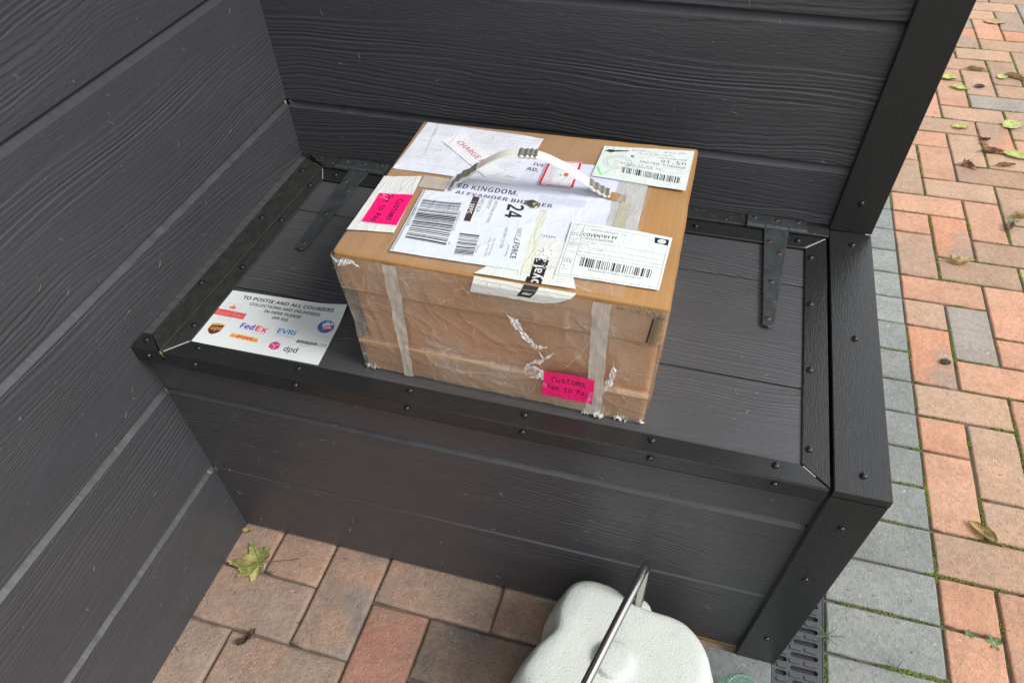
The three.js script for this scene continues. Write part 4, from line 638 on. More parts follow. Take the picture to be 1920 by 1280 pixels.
// front flap of the torn label and second pink sticker
{
  const flap = canvasTex(512, 160, (g) => { rect(g, 0, 0, 512, 160, '#e6e8e2'); g.fillStyle = '#25232a'; g.beginPath(); g.moveTo(252, 0); g.lineTo(328, 0); g.lineTo(334, 112); g.lineTo(258, 112); g.fill(); g.save(); g.translate(318, 84); g.rotate(-Math.PI / 2); g.font = 'bold 64px sans-serif'; g.fillStyle = '#e6e6e2'; g.fillText('R', 0, 0); g.restore(); g.strokeStyle = '#b0b2aa'; g.lineWidth = 2; g.beginPath(); g.moveTo(380, 10); g.lineTo(420, 60); g.lineTo(410, 150); g.stroke(); });
  part('torn_label', sheetGeo(30, 8, (a, b) => { const s = 0.446 * (1 - a) + 0.742 * a + b * ((0.432 - 0.446) * (1 - a) + (0.69 - 0.742) * a), t = 0.0015 + b * (0.092 - 0.03 * Math.pow(clamp((a - 0.72) / 0.28), 2) + 0.004 * vn(a * 12, 0.5, 7)); const e = sstep(0, 0.25, b); return frontP(s, t - 0.012 * (1 - e), 0.0012 + 0.0042 * e); }), paper(flap, { rough: 0.5 }), parcel, 'lower flap of the torn label on the parcel front');
  const pk = canvasTex(700, 360, (g) => { rect(g, 0, 0, 700, 360, PINK); txt(g, 'Customs', [110, 140], [590, 126], 72, { color: '#2c1020', font: 'monospace', weight: 'bold' }); txt(g, 'Fee to Pay', [60, 252], [650, 258], 70, { color: '#2c1020', font: 'monospace', weight: 'bold' }); reseed(8); g.fillStyle = '#e9b8c6'; for (let i = 0; i < 60; i++) g.fillRect(rnd() * 70, 170 + rnd() * 70, rr(2, 12), rr(1, 6)); for (let i = 0; i < 120; i++) { const t = rnd(); g.fillRect(610 + rnd() * 60 + 20 * (1 - t), 190 + t * 170, rr(2, 14), rr(1, 6)); } });
  part('pink_sticker', sheetGeo(16, 10, (a, b) => frontP((0.658 + 0.165 * a) * (1 - b) + (0.652 + 0.17 * a) * b, 0.648 + 0.228 * b - 0.006 * a * (1 - b) - 0.012 * 4 * a * (1 - a) * (1 - b), 0.0078 + 0.0005 * vn(a * 4, b * 4, 3))), paper(pk, { rough: 0.6, coat: 0.15 }), parcel, 'fluorescent pink customs sticker on the parcel front');
}
// ---- carrying strap with crimped metal clips
{
  const C = new THREE.CatmullRomCurve3([[0.4443, 0.7275, 0.3441], [0.450, 0.7365, 0.3432], [0.4585, 0.7435, 0.3418], [0.472, 0.752, 0.3402], [0.492, 0.766, 0.336], [0.513, 0.776, 0.332], [0.539, 0.7785, 0.3285], [0.556, 0.777, 0.326], [0.59, 0.7625, 0.3215], [0.62, 0.7425, 0.3175], [0.634, 0.7345, 0.316], [0.646, 0.7298, 0.315], [0.6637, 0.7295, 0.3215]].map((p) => V(...p)), false, 'centripetal');
  const strapM = new THREE.MeshPhysicalMaterial({ name: 'white plastic strap', color: new THREE.Color(0.82, 0.82, 0.75), roughness: 0.5, bumpMap: cardFibre, bumpScale: 0.0001 });
  const metal = new THREE.MeshStandardMaterial({ name: 'crimped steel', color: new THREE.Color(0.60, 0.57, 0.50), metalness: 0.75, roughness: 0.42 });
  const W = V(0.14, 0, 0.99).normalize();
  const band = (t0, t1, w, th, n, wavy = 0, lift = 0) => {               // closed thin band
    const g = []; const ringAt = (t) => { const p = C.getPoint(t), tg = C.getTangent(t), N = new THREE.Vector3().crossVectors(W, tg).normalize(); if (N.y < 0) N.negate(); const wv = wavy * Math.sin((t - t0) / (t1 - t0) * Math.PI * 2 * 3.5); const A = (du, dn) => { const q = p.clone().addScaledVector(W, du).addScaledVector(N, dn + wv + lift); return [q.x - PO.x, q.y - PO.y, q.z - PO.z]; }; const e = th * 0.4; return [A(-w + e, th), A(w - e, th), A(w, th - e), A(w, -th + e), A(w - e, -th), A(-w + e, -th), A(-w, -th + e), A(-w, th - e)]; };
    const pos = [], uv = [], ix = []; for (let i = 0; i <= n; i++) ringAt(t0 + (t1 - t0) * i / n).forEach((p, k) => { pos.push(...p); uv.push(i / n * 4, k / 8); });
    for (let i = 0; i < n; i++) for (let k = 0; k < 8; k++) { const a = i * 8 + k, b = i * 8 + (k + 1) % 8; ix.push(a, b, a + 8, b, b + 8, a + 8); } for (const [o, f] of [[0, 0], [n * 8, 1]]) for (let k = 1; k < 7; k++) ix.push(o, ...(f ? [o + k, o + k + 1] : [o + k + 1, o + k]));
    let G = new THREE.BufferGeometry(); G.setAttribute('position', new THREE.Float32BufferAttribute(pos, 3)); G.setAttribute('uv', new THREE.Float32BufferAttribute(uv, 2)); G.setIndex(ix); G = G.toNonIndexed(); G.computeVertexNormals(); return G;
  };
  for (const m of [strapM, metal]) m.side = THREE.DoubleSide;
  const hs = part('carry_strap', band(0, 0.945, 0.0086, 0.0009, 90), strapM, parcel, 'white plastic carrying strap arched over the parcel');
  part('clip', band(0.01, 0.285, 0.0094, 0.0018, 56, 0.0007), metal, hs); part('clip', band(0.475, 0.575, 0.0094, 0.0019, 56, 0.0007), metal, hs); part('clip', band(0.745, 0.91, 0.0094, 0.0018, 56, 0.0007), metal, hs);
  const sealG = sheetGeo(14, 10, (a, b) => { const u = a * 2 - 1, v = b * 2 - 1, k = 1 - 0.75 * Math.pow(Math.abs(u), 1.5); const x = 0.5576 + u * 0.0095, z = 0.3615 + v * 0.0075 * k + u * 0.003; return [x, 0.7315 + 0.0035 * k * (1 - v * v) + 0.0012 * vn(a * 6, b * 6, 4), z]; });
  part('bent_clip', sealG, new THREE.MeshStandardMaterial({ name: 'dull bent steel', color: new THREE.Color(0.30, 0.28, 0.22), metalness: 0.8, roughness: 0.42, side: THREE.DoubleSide }), parcel, 'bent grey metal clip lying on the papers');
}

// ================================================================ lobed pot with steel handle
{
  const pot = thing('lobed_pot', 'pale speckled four-lobed stone pot with arched steel handle', 'pot', [0.767, 0, 0.69]);
  const stoneMap = (() => { const sp = speckMap(1024, 1024, 333, 5200, 0.7, 3.0); return colorTex(1024, 1024, (x, y) => { const s = sp[y * 1024 + x] * clamp(0.62 + 1.2 * fbm(x / 130, y / 130, 44, 3), 0.08, 1), f = 0.97 + 0.05 * fbm(x / 50, y / 50, 45, 3); return [0.585 * f * (1 - 0.85 * s), 0.615 * f * (1 - 0.84 * s), 0.575 * f * (1 - 0.82 * s)]; }); })();
  const pebble = bumpTex(512, 512, (x, y) => 0.5 * (0.5 + 0.5 * vn(x / 2.4, y / 2.4, 51)) + 0.5 * (0.5 + 0.5 * vn(x / 3.6, y / 3.6, 52)));
  const stone = new THREE.MeshStandardMaterial({ name: 'pale speckled stone', map: stoneMap, bumpMap: pebble, bumpScale: 0.0006, roughness: 0.8 });
  const lobes = [[-115, 0.140], [-98, 0.122], [-73, 0.1005], [-53, 0.122], [-35, 0.1385], [-14, 0.124], [8, 0.1015], [27, 0.107], [50, 0.132], [78, 0.1425], [104, 0.128], [128, 0.104], [152, 0.112], [180, 0.138], [206, 0.122], [224, 0.111]];   // bearing in degrees, radius
  const rad = (th) => {                                                 // smooth closed curve through the lobes
    let d = th * 180 / Math.PI; while (d < -115) d += 360; while (d >= 245) d -= 360;
    const n = lobes.length, A = (i) => lobes[((i % n) + n) % n][0] + 360 * Math.floor(i / n), Rr = (i) => lobes[((i % n) + n) % n][1];
    let i = 0; while (A(i + 1) <= d) i++;
    const t = (d - A(i)) / (A(i + 1) - A(i)), m = (k) => (Rr(k + 1) - Rr(k - 1)) / (A(k + 1) - A(k - 1)) * (A(i + 1) - A(i)), t2 = t * t, t3 = t2 * t;
    return (2 * t3 - 3 * t2 + 1) * Rr(i) + (t3 - 2 * t2 + t) * m(i) + (-2 * t3 + 3 * t2) * Rr(i + 1) + (t3 - t2) * m(i + 1);
  };
  const prof = [[1.17, 0.002], [1.25, 0.012], [1.27, 0.04], [1.235, 0.08], [1.165, 0.12], [1.08, 0.155], [1.03, 0.178], [1.0, 0.189], [0.965, 0.196], [0.92, 0.1995], [0.85, 0.2005], [0.7, 0.2], [0.52, 0.1985], [0.36, 0.1978], [0.262, 0.1975], [0.243, 0.1985], [0.235, 0.2025], [0.228, 0.207], [0.21, 0.2092], [0.15, 0.2098], [0.07, 0.2103], [0.0, 0.2105]];
  const NT = 192, pos = [], uv = [], ix = [];
  prof.forEach(([f, y], r) => { for (let k = 0; k <= NT; k++) { const th = k / NT * Math.PI * 2, blend = sstep(0.25, 0.75, f), R = (f > 1 ? rad(th) + 0.118 * (f - 1) : f * (rad(th) * blend + 0.118 * (1 - blend))); const x = R * Math.sin(th), z = -R * Math.cos(th); pos.push(x, y, z); const q = r < 7 ? 1 + (0.2 - y) * 1.5 / R : 1; uv.push(x * q / 0.22, z * q / 0.22); } });
  for (let r = 0; r < prof.length - 1; r++) for (let k = 0; k < NT; k++) { const a = r * (NT + 1) + k, b = a + NT + 1; ix.push(a, a + 1, b, a + 1, b + 1, b); }
  let g = new THREE.BufferGeometry(); g.setAttribute('position', new THREE.Float32BufferAttribute(pos, 3)); g.setAttribute('uv', new THREE.Float32BufferAttribute(uv, 2)); g.setIndex(ix); g.computeVertexNormals();
  { const n = g.attributes.normal; for (let r = 0; r < prof.length; r++) { const a = r * (NT + 1), b = a + NT, v = V(n.getX(a) + n.getX(b), n.getY(a) + n.getY(b), n.getZ(a) + n.getZ(b)).normalize(); n.setXYZ(a, v.x, v.y, v.z); n.setXYZ(b, v.x, v.y, v.z); } }
  stone.side = THREE.DoubleSide; part('body', g, stone, pot);
  const steel = new THREE.MeshStandardMaterial({ name: 'polished steel', color: new THREE.Color(0.56, 0.55, 0.53), metalness: 1, roughness: 0.2 });
  const a = [0.022, 0.185, -0.098], b = [-0.05, 0.185, 0.12], t1 = [0.0195, 0.306, -0.113], t2 = [-0.05, 0.306, 0.15];
  const path = new THREE.CurvePath(), v = (p) => V(...p), mix = (p, q, t) => v(p).lerp(v(q), t);
  path.add(new THREE.LineCurve3(v(a), mix(a, t1, 0.86))); path.add(new THREE.QuadraticBezierCurve3(mix(a, t1, 0.86), v(t1), mix(t1, t2, 0.09))); path.add(new THREE.LineCurve3(mix(t1, t2, 0.09), mix(t1, t2, 0.91))); path.add(new THREE.QuadraticBezierCurve3(mix(t1, t2, 0.91), v(t2), mix(t2, b, 0.14))); path.add(new THREE.LineCurve3(mix(t2, b, 0.14), v(b)));
  part('handle', new THREE.TubeGeometry(path, 160, 0.0066, 18), steel, pot);
  for (const [p, s] of [[a, 1], [b, -1]]) { const l = new THREE.SphereGeometry(0.024, 28, 18); l.scale(1, 0.75, 1); part('lug', l.translate(p[0], 0.174, p[2] + s * 0.004), stone, pot); }
}
// ================================================================ glass jar
{
  const jar = thing('glass_jar', 'green tinted clear glass jar standing on the grey slab', 'jar', [0.976, 0.0056, 0.6465]);
  const glass = new THREE.MeshPhysicalMaterial({ name: 'green glass', color: new THREE.Color(0.84, 0.95, 0.9), transmission: 0.93, thickness: 0, ior: 1.5, roughness: 0.04, side: THREE.DoubleSide });
  const o = [[0.0, 0.0], [0.036, 0.0], [0.040, 0.003], [0.0412, 0.01], [0.0412, 0.058], [0.039, 0.069], [0.032, 0.077], [0.0275, 0.081], [0.0268, 0.089], [0.0285, 0.0905], [0.0285, 0.0935], [0.0268, 0.0952], [0.0248, 0.0948], [0.024, 0.092], [0.024, 0.081], [0.029, 0.0745], [0.0362, 0.0665], [0.0382, 0.057], [0.0382, 0.011], [0.036, 0.006], [0.0, 0.005]];
  part('jar_body', new THREE.LatheGeometry(o.map((p) => new THREE.Vector2(...p)), 56), glass, jar);
}

// ================================================================ leaves, moss, weeds
const leafTex = (seed, A, Bc, vein, edge) => canvasTex(256, 256, (g) => {
  reseed(seed); g.fillStyle = A; g.fillRect(0, 0, 256, 256);
  for (let i = 0; i < 60; i++) { const x = rnd() * 256, y = rnd() * 256, r = rr(10, 46), gr = g.createRadialGradient(x, y, 0, x, y, r); gr.addColorStop(0, Bc); gr.addColorStop(1, 'rgba(0,0,0,0)'); g.globalAlpha = rr(0.1, 0.5); g.fillStyle = gr; g.fillRect(0, 0, 256, 256); } g.globalAlpha = 1;
  if (edge) for (let i = 0; i < 26; i++) { g.fillStyle = edge; g.globalAlpha = rr(0.2, 0.6); g.beginPath(); g.ellipse(rnd() * 256, rnd() < 0.5 ? rnd() * 40 : 216 + rnd() * 40, rr(3, 16), rr(2, 9), rnd() * 3, 0, 7); g.fill(); } g.globalAlpha = 1;
  g.strokeStyle = vein; g.lineWidth = 3; g.beginPath(); g.moveTo(0, 128); g.lineTo(256, 128); g.stroke(); g.lineWidth = 1.6; for (let i = 1; i < 9; i++) { g.beginPath(); g.moveTo(i * 28, 128); g.lineTo(i * 28 + 40, 20); g.moveTo(i * 28, 128); g.lineTo(i * 28 + 40, 236); g.stroke(); }
});
const lmat = (name, t) => new THREE.MeshPhysicalMaterial({ name, map: t, roughness: 0.7, transmission: 0.25, thickness: 0, side: THREE.DoubleSide });
const lYG = lmat('yellow green leaf', leafTex(1, '#b3b96a', '#97a850', '#d3d592', '#9a8748')), lTan = lmat('tan leaf', leafTex(2, '#b39a62', '#9a7d48', '#cdb983', '#7a5a34')), lBrown = lmat('brown leaf', leafTex(3, '#7d5c3c', '#5e4028', '#94714c', '#4a3020')), lDark = lmat('dark leaf', leafTex(4, '#4e3626', '#38261b', '#604532', null));
// an ovate leaf on a bent sheet: long axis x, curl = cross bend, roll = length bend
function ovate(L, w, curl, roll, rumple, seed) {
  const pos = [], uv = [], ix = [], nx = 16, ny = 8;
  for (let j = 0; j <= ny; j++) for (let i = 0; i <= nx; i++) {
    const a = i / nx, v = j / ny * 2 - 1, half = w / 2 * Math.pow(Math.sin(Math.PI * Math.pow(clamp(a, 0.004, 0.996), 0.8)), 0.75) * (1 + 0.07 * vn(a * 14, v > 0 ? 1 : 5, seed)), ang = curl * v, x = (a - 0.5) * L, k = roll * (a - 0.5) * 2;
    const cw = Math.abs(curl) < 0.05 ? v * half : Math.sin(ang) / curl * half, ch = Math.abs(curl) < 0.05 ? 0 : (1 - Math.cos(ang)) / curl * half;
    pos.push(x * Math.cos(k * 0.5), 0.002 + ch + L * 0.25 * roll * Math.pow((a - 0.5) * 2, 2) + rumple * fbm(a * 5, v * 3, seed, 3), cw); uv.push(a, j / ny);
    if (i < nx && j < ny) { const q = j * (nx + 1) + i; ix.push(q, q + nx + 1, q + 1, q + 1, q + nx + 1, q + nx + 2); }
  }
  const g = new THREE.BufferGeometry(); g.setAttribute('position', new THREE.Float32BufferAttribute(pos, 3)); g.setAttribute('uv', new THREE.Float32BufferAttribute(uv, 2)); g.setIndex(ix); g.computeVertexNormals();
  g.computeBoundingBox(); g.translate(0, -g.boundingBox.min.y + 0.0004, 0); return g;
}
function leaf(label, x, z, turn, L, w, curl, roll, rumple, mat, stemLen = 0.02, group) {
  const o = thing('fallen_leaf', label, 'leaf', [x, 0.0008, z], group); o.rotation.y = turn; if (z < -0.8) { L *= 0.74; w *= 0.74; } const s = Math.round((x - z) * 1000);
  part('blade', ovate(L, w, curl, roll, rumple, s), mat, o);
  if (stemLen) part('stem', new THREE.TubeGeometry(new THREE.QuadraticBezierCurve3(V(-L / 2 + 0.003, 0.004 + L * 0.1 * Math.abs(roll), 0), V(-L / 2 - stemLen * 0.5, 0.004, 0.004), V(-L / 2 - stemLen, 0.0016, 0.01)), 10, 0.0007, 5), mat === lBrown || mat === lDark ? lDark : lTan, o);
}
leaf('folded tan leaf with curved stem on the brick paving beside the grey pavers', 1.4265, 0.172, 2.45, 0.062, 0.034, 1.5, 0.2, 0.003, lTan, 0.024);
leaf('curled tan leaf on a buff brick, alone in the middle of the paving', 1.4885, -0.719, 0.1, 0.06, 0.04, -1.7, 0.3, 0.008, lTan, 0.0);
leaf('broad pale green leaf lying flat on the bricks, furthest right of the green ones', 1.757, -1.555, 0.6, 0.105, 0.075, 0.5, 0.15, 0.003, lYG, 0.02);
leaf('pale green leaf beside the curled brown leaf in the upper right of the paving', 1.735, -1.345, -0.3, 0.12, 0.065, 0.7, 0.2, 0.004, lYG, 0.0);
leaf('curled brown leaf touching a pale green leaf in the upper right of the paving', 1.664, -1.354, 0.1, 0.095, 0.05, 1.8, 0.35, 0.009, lBrown, 0.015);
leaf('small yellow green leaf near the black corner trim, upper of a close pair', 1.592, -1.882, 0.2, 0.085, 0.06, 0.7, 0.2, 0.004, lYG, 0.012);
leaf('small yellow green leaf near the black corner trim, lower of a close pair', 1.614, -1.806, 2.9, 0.08, 0.055, 0.6, 0.2, 0.004, lYG, 0.012);
leaf('narrow tan leaf rolled lengthwise on a grey brick below the far bricks', 1.697, -1.978, -0.15, 0.095, 0.04, 1.9, 0.1, 0.004, lTan, 0.012);
leaf('long tan leaf rolled up at the right edge of the paving', 1.832, -1.933, -0.5, 0.12, 0.055, 1.9, 0.2, 0.006, lTan, 0.02);
leaf('green leaf tip poking out beside the rolled tan leaf', 1.783, -1.934, 0.9, 0.075, 0.05, 0.6, 0.2, 0.003, lYG, 0.0);
leaf('dull green leaf alone on an orange brick close to the corner trim', 1.5845, -1.499, 0.1, 0.07, 0.045, 0.9, 0.2, 0.004, lYG, 0.0);
leaf('tiny dark scrap of leaf above the curled brown leaf', 1.652, -1.432, 0.2, 0.05, 0.025, 1.4, 0.3, 0.006, lDark, 0.0);
leaf('thin tan leaf sliver below the dark scrap', 1.647, -1.397, -0.9, 0.055, 0.02, 1.5, 0.1, 0.003, lTan, 0.0);
leaf('rumpled brown leaf left of the dead stalk on the lower of the leafy bricks', 1.570, -1.254, 0.9, 0.055, 0.036, 1.6, 0.3, 0.01, lBrown, 0.0);
leaf('small rumpled brown leaf right of its pale neighbour on the leafy bricks', 1.589, -1.238, -0.6, 0.06, 0.032, 1.8, 0.4, 0.01, lBrown, 0.0);
leaf('withered brown leaf with long stalk at the right edge below the green leaf', 1.691, -1.275, 0.3, 0.085, 0.036, 1.9, 0.2, 0.008, lBrown, 0.05);
leaf('curled brown leaf on the joint at the right edge, lower of two', 1.649, -0.925, 1.2, 0.075, 0.042, 1.7, 0.3, 0.01, lBrown, 0.012);
leaf('curled tan leaf at the right edge, upper of two on the joint', 1.690, -0.988, 0.2, 0.085, 0.04, 1.8, 0.2, 0.008, lTan, 0.02);
leaf('pale leaf flake at the very top of the paving', 1.833, -2.46, 0.1, 0.12, 0.06, 0.5, 0.2, 0.004, lTan, 0.0);
leaf('dark round scrap on the grey far brick', 1.690, -1.83, 0.1, 0.05, 0.035, 1.2, 0.2, 0.004, lDark, 0.0);
{ // dark clump of moss dropping
  const o = thing('moss_clump', 'dark green clump lying on the two-tone brick', 'moss', [1.4107, 0.0008, -0.3055]); const g = new THREE.IcosahedronGeometry(0.0085, 3); const p = g.attributes.position; for (let i = 0; i < p.count; i++) { const k = 1 + 0.5 * fbm(p.getX(i) * 400, p.getY(i) * 400 + p.getZ(i) * 300, 5, 3); p.setXYZ(i, p.getX(i) * k * 1.3, p.getY(i) * k * 0.5 + 0.004, p.getZ(i) * k); } g.computeVertexNormals();
  part('clump', g, new THREE.MeshStandardMaterial({ name: 'dark moss', color: new THREE.Color(0.035, 0.042, 0.016), roughness: 1 }), o);
}
{ // maple leaf in the porch corner
  const o = thing('maple_leaf', 'yellow green maple leaf with brown stalk on the porch bricks', 'leaf', [0.0705, 0.001, 0.6085]);
  const tex = canvasTex(512, 512, (g) => {
    reseed(9); g.fillStyle = '#c9bf78'; g.fillRect(0, 0, 512, 512); for (let i = 0; i < 90; i++) { const x = 256 + rr(-200, 200), y = 256 + rr(-200, 200), r = rr(14, 60), gr = g.createRadialGradient(x, y, 0, x, y, r); gr.addColorStop(0, Math.hypot(x - 256, y - 256) < 150 ? '#a3ac50' : '#d0c07c'); gr.addColorStop(1, 'rgba(0,0,0,0)'); g.globalAlpha = rr(0.2, 0.7); g.fillStyle = gr; g.fillRect(0, 0, 512, 512); } g.globalAlpha = 1;
    for (const a of [-2.35, -1.5, -0.62, 0.2, 1.0, 1.85, 2.6]) { g.strokeStyle = '#5d7a2c'; g.lineWidth = 7; g.beginPath(); g.moveTo(256, 256); g.lineTo(256 + 230 * Math.cos(a), 256 + 230 * Math.sin(a)); g.stroke(); g.lineWidth = 3; for (const t of [70, 110, 150]) for (const s of [-0.7, 0.7]) { const x = 256 + t * Math.cos(a), y = 256 + t * Math.sin(a); g.beginPath(); g.moveTo(x, y); g.lineTo(x + 48 * Math.cos(a + s), y + 48 * Math.sin(a + s)); g.stroke(); } }
  });
  // lobes: direction (from the stalk joint), length
  const lobes = [[2.92, 0.074], [-2.4, 0.062], [-1.62, 0.048], [-0.95, 0.02], [2.2, 0.056], [1.5, 0.046], [0.8, 0.02]];
  const R = (th) => { let r = 0.012; for (const [a, L] of lobes) { let d = Math.abs(((th - a + Math.PI * 5) % (Math.PI * 2)) - Math.PI); r = Math.max(r, L * Math.max(0, 1 - Math.pow(d / 0.62, 1.25)) * (1 + 0.0) + 0.0); r = Math.max(r, (L * 0.60) * Math.max(0, 1 - Math.pow(Math.abs(d - 0.25) / 0.17, 1.2))); r = Math.max(r, L * 0.66 * Math.max(0, 1 - Math.pow(d / 0.95, 4))); } return r * (1 + 0.10 * (Math.abs(((th * 7.5) % 1 + 1) % 1 - 0.5) * 2 - 0.5)); };
  const NT = 220, NR = 9, pos = [0, 0.004, 0], uv = [0.5, 0.5], ix = [];
  for (let r = 1; r <= NR; r++) for (let k = 0; k < NT; k++) { const th = k / NT * 6.28319 - Math.PI, q = R(th) * r / NR, x = q * Math.cos(th), z = q * Math.sin(th); pos.push(x, 0.0035 + 0.005 * fbm(x * 45, z * 45, 3, 2) * (q / 0.05) + 0.004 * Math.pow(q / 0.07, 2) * (0.5 + vn(th * 1.3, 0, 4)) + 0.0012 * Math.cos(th * 7) * (r / NR), z); uv.push(0.5 + x / 0.165, 0.5 - z / 0.165); }
  for (let k = 0; k < NT; k++) ix.push(0, 1 + (k + 1) % NT, 1 + k); for (let r = 0; r < NR - 1; r++) for (let k = 0; k < NT; k++) { const a = 1 + r * NT + k, b = 1 + r * NT + (k + 1) % NT; ix.push(a, b, a + NT, b, b + NT, a + NT); }
  const g = new THREE.BufferGeometry(); g.setAttribute('position', new THREE.Float32BufferAttribute(pos, 3)); g.setAttribute('uv', new THREE.Float32BufferAttribute(uv, 2)); g.setIndex(ix); g.computeVertexNormals(); g.computeBoundingBox(); g.translate(0, 0.0008 - Math.min(0, g.boundingBox.min.y), 0);
  g.scale(0.84, 1, 0.84); part('blade', g, lmat('maple leaf', tex), o);
  part('stem', new THREE.TubeGeometry(new THREE.QuadraticBezierCurve3(V(-0.012, 0.006, 0.001), V(0.03, 0.009, -0.010), V(0.071, 0.0022, -0.0315)), 16, 0.00075, 6), lBrown, o);
  const c = thing('crumpled_leaf', 'small crumpled dark brown leaf on the porch bricks', 'leaf', [0.1216, 0.001, 0.754]); c.rotation.y = 0.9; part('blade', ovate(0.032, 0.02, 2.2, 0.7, 0.012, 5), lDark, c); part('torn_end', ovate(0.02, 0.012, 1.2, 0.5, 0.006, 6).rotateY(0.6).translate(0.016, 0, -0.006), lBrown, c);
  const d = thing('leaf_scrap', 'crisp tan leaf scrap in the corner where chest meets left wall', 'leaf', [0.0125, 0.0012, 0.5475]); d.rotation.y = 0.4; part('blade', ovate(0.026, 0.014, 1.2, 0.4, 0.006, 8), lTan, d);
}
{ // moss in the outer joints: one uncountable mass
  const g = new THREE.IcosahedronGeometry(1, 1), p = g.attributes.position; for (let i = 0; i < p.count; i++) { const k = 1 + 0.45 * vn(p.getX(i) * 3, p.getY(i) * 3 + p.getZ(i) * 5, 3); p.setXYZ(i, p.getX(i) * k, p.getY(i) * k * 0.75, p.getZ(i) * k); } g.computeVertexNormals();
  reseed(404); const M = [], q = new THREE.Quaternion(), e = new THREE.Euler();
  for (let k = -5; k <= 15; k++) { const z = -0.8397 + k * PY; jointEdges.push([1.13, z, 1.332, z], [1.332, z, 1.332, z + PY]); }
  for (const [x0, z0, x1, z1] of jointEdges) {
    if (x0 > 1.95 || z0 > 0.62) continue; const L = Math.hypot(x1 - x0, z1 - z0), near = clamp((z0 + 2.6) / 2.2, 0.25, 1), n = Math.round(L * 2200 * near);
    for (let i = 0; i < n; i++) { const t = rnd(), x = x0 + (x1 - x0) * t, z = z0 + (z1 - z0) * t, d = 0.5 + 0.5 * vn(x * 11, z * 11, 7) + 0.45 * vn(x * 34, z * 34, 8); if (d < 0.42 + 0.3 * rnd()) continue; const r = rr(0.0007, 0.0021) * (0.6 + 0.75 * clamp(d - 0.5)) / Math.sqrt(near); e.set(rnd() * 6, rnd() * 6, rnd() * 6); M.push([new THREE.Matrix4().compose(V(x + rr(-1, 1) * 0.003, -0.006 + rr(0, 0.0062) * clamp(d), z + rr(-1, 1) * 0.003), q.setFromEuler(e), V(r, r, r)), d]); }
  }
  const moss = new THREE.InstancedMesh(g, new THREE.MeshStandardMaterial({ name: 'moss', color: 0xffffff, roughness: 1 }), M.length), c = new THREE.Color();
  M.forEach(([m, d], i) => { moss.setMatrixAt(i, m); const k = rnd(), dry = rnd() < 0.3; c.setRGB(dry ? 0.13 + 0.06 * k : 0.085 + 0.08 * k, dry ? 0.10 + 0.05 * k : 0.125 + 0.1 * k, dry ? 0.045 : 0.018 + 0.015 * k); moss.setColorAt(i, c); });
  moss.name = 'moss'; moss.userData.kind = 'stuff'; tag(moss, 'green moss growing in the joints of the outdoor paving', 'moss'); moss.castShadow = moss.receiveShadow = true; scene.add(moss);
}
{ // small weeds in the joints
  const wm = new THREE.MeshPhysicalMaterial({ name: 'weed green', color: new THREE.Color(0.10, 0.21, 0.05), roughness: 0.6, transmission: 0.3, thickness: 0, side: THREE.DoubleSide });
  const weed = (label, x, z, n, L, w, up) => { const o = thing('weed', label, 'weed', [x, -0.004, z]); reseed(Math.round(x * 1000)); for (let i = 0; i < n; i++) { const gth = ovate(L * rr(0.7, 1.2), w, 0.5, 0.25, 0.001, i); gth.translate(L * 0.5, 0.002, 0); gth.rotateZ(up * rr(0.5, 1)); gth.rotateY(i / n * 6.28 + rr(-0.3, 0.3)); part('leaf', gth, wm, o); } };
  weed('tuft of fine grass in the joint by the drain and grey pavers', 1.131, 0.470, 9, 0.03, 0.0016, 0.5);
  weed('bright green weed in the joint at the lower right of the bricks', 1.4165, 0.405, 6, 0.018, 0.006, 0.35);
  weed('small green seedling on the border joint at the lower right', 1.3765, 0.398, 5, 0.012, 0.005, 0.35);
  weed('small bright weed in the joint beside the withered leaves', 1.6635, -0.965, 5, 0.02, 0.007, 0.3);
  weed('thin grass blades in the lowest grey paver joint', 1.248, 0.499, 6, 0.026, 0.0015, 0.7);
}

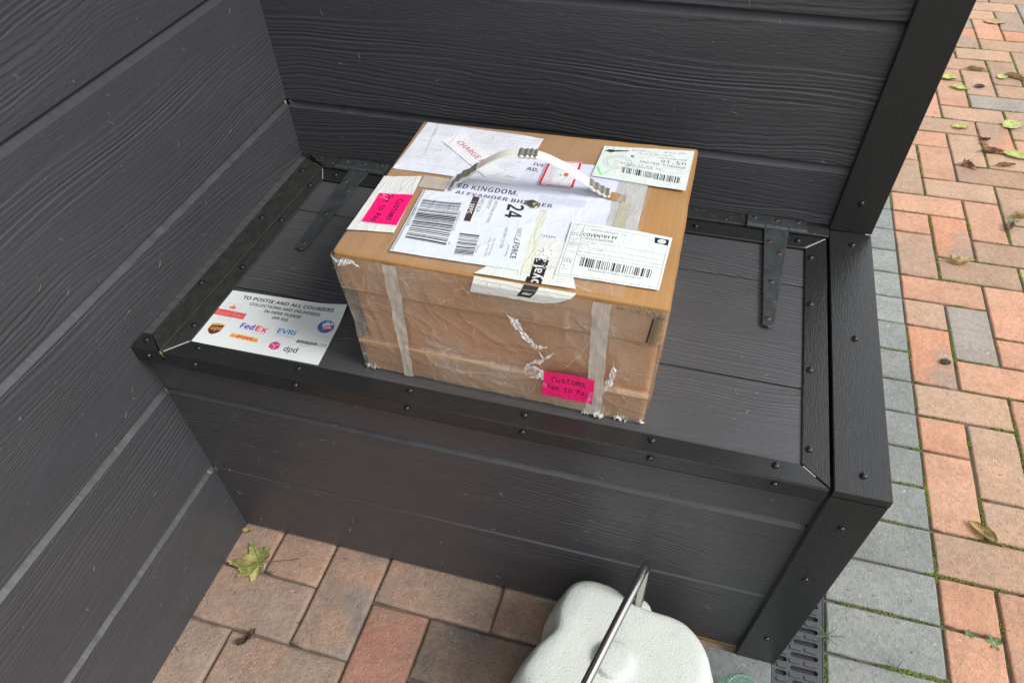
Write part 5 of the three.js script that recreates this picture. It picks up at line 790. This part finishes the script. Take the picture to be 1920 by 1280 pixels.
{ // lint and cobweb fibres clinging to the boards, and grit on the floor: uncountable
  reseed(515); const gs = []; const fibre = (p, u, v, n) => { const L = rr(0.003, 0.011), a = rnd() * 6.28, P = (t, k) => p.clone().addScaledVector(u, Math.cos(a) * L * t - Math.sin(a) * k).addScaledVector(v, Math.sin(a) * L * t + Math.cos(a) * k).addScaledVector(n, 0.0006 + 0.0016 * rnd() * t); gs.push(new THREE.TubeGeometry(new THREE.QuadraticBezierCurve3(P(0, 0), P(0.5, rr(-0.003, 0.003)), P(1, 0)), 6, rr(0.00012, 0.00026), 4)); };
  for (let i = 0; i < 44; i++) fibre(V(rr(0.02, 0.95), rr(0.02, 0.48), D + 0.0004), X, Y, Z);
  for (let i = 0; i < 60; i++) fibre(V(0.0004, rr(0.05, 1.05), rr(0.05, 0.85)), Z, Y, X);
  for (let i = 0; i < 26; i++) fibre(V(rr(0.02, 0.95), rr(0.56, 0.95), 0.0004), X, Y, Z);
  for (let i = 0; i < 20; i++) fibre(V(rr(0.09, 0.93), lidY, rr(0.08, 0.5)), X, Z, Y);
  for (let i = 0; i < 14; i++) { const y = [Gk[1], Gk[2], Gk[3]][i % 3]; fibre(V(rr(0.001, 0.006), y + rr(-0.012, 0.004), i % 3 < 2 ? D + rr(0, 0.004) : rr(0, 0.004)), X, Y, Z); }
  const lint = part('lint', mergeGeometries(gs), new THREE.MeshStandardMaterial({ name: 'pale lint', color: new THREE.Color(0.38, 0.36, 0.33), roughness: 1 }), scene); lint.userData.kind = 'stuff'; tag(lint, 'pale lint and cobweb fibres clinging to the dark boards', 'lint');
  const gg = new THREE.IcosahedronGeometry(1, 0), M = [], q = new THREE.Quaternion(), e = new THREE.Euler(); const grain = (x, y, z, r) => { e.set(rnd() * 6, rnd() * 6, rnd() * 6); M.push(new THREE.Matrix4().compose(V(x, y + r * 0.4, z), q.setFromEuler(e), V(r, r * 0.7, r * rr(0.6, 1.2)))); };
  for (let i = 0; i < 170; i++) grain(rr(0.0, 0.9), 0.0004, D + 0.001 + Math.pow(rnd(), 3) * 0.05, rr(0.0004, 0.0013)); for (let i = 0; i < 120; i++) grain(Math.pow(rnd(), 3) * 0.05, 0.0004, rr(D, 0.9), rr(0.0004, 0.0012)); for (let i = 0; i < 130; i++) grain(rr(0.86, 1.04), 0.0058, 0.55 + Math.pow(rnd(), 2) * 0.1, rr(0.0004, 0.0012)); for (let i = 0; i < 500; i++) grain(rr(1.135, 1.9), 0.0006, rr(-2, 0.6), rr(0.0005, 0.0016)); for (let i = 0; i < 160; i++) grain(rr(0.02, 0.97), H, rr(0.003, 0.034), rr(0.0004, 0.0012));
  const grit = new THREE.InstancedMesh(gg, new THREE.MeshStandardMaterial({ name: 'grit', color: 0xffffff, roughness: 1 }), M.length), c = new THREE.Color(); M.forEach((m, i) => { grit.setMatrixAt(i, m); const k = rr(0.12, 0.42); c.setRGB(k, k * 0.88, k * 0.7); grit.setColorAt(i, c); }); grit.name = 'grit'; grit.userData.kind = 'stuff'; tag(grit, 'loose sandy grit scattered on paving and ledges', 'grit'); grit.castShadow = grit.receiveShadow = true; scene.add(grit);
}
renderer.render(scene, camera);
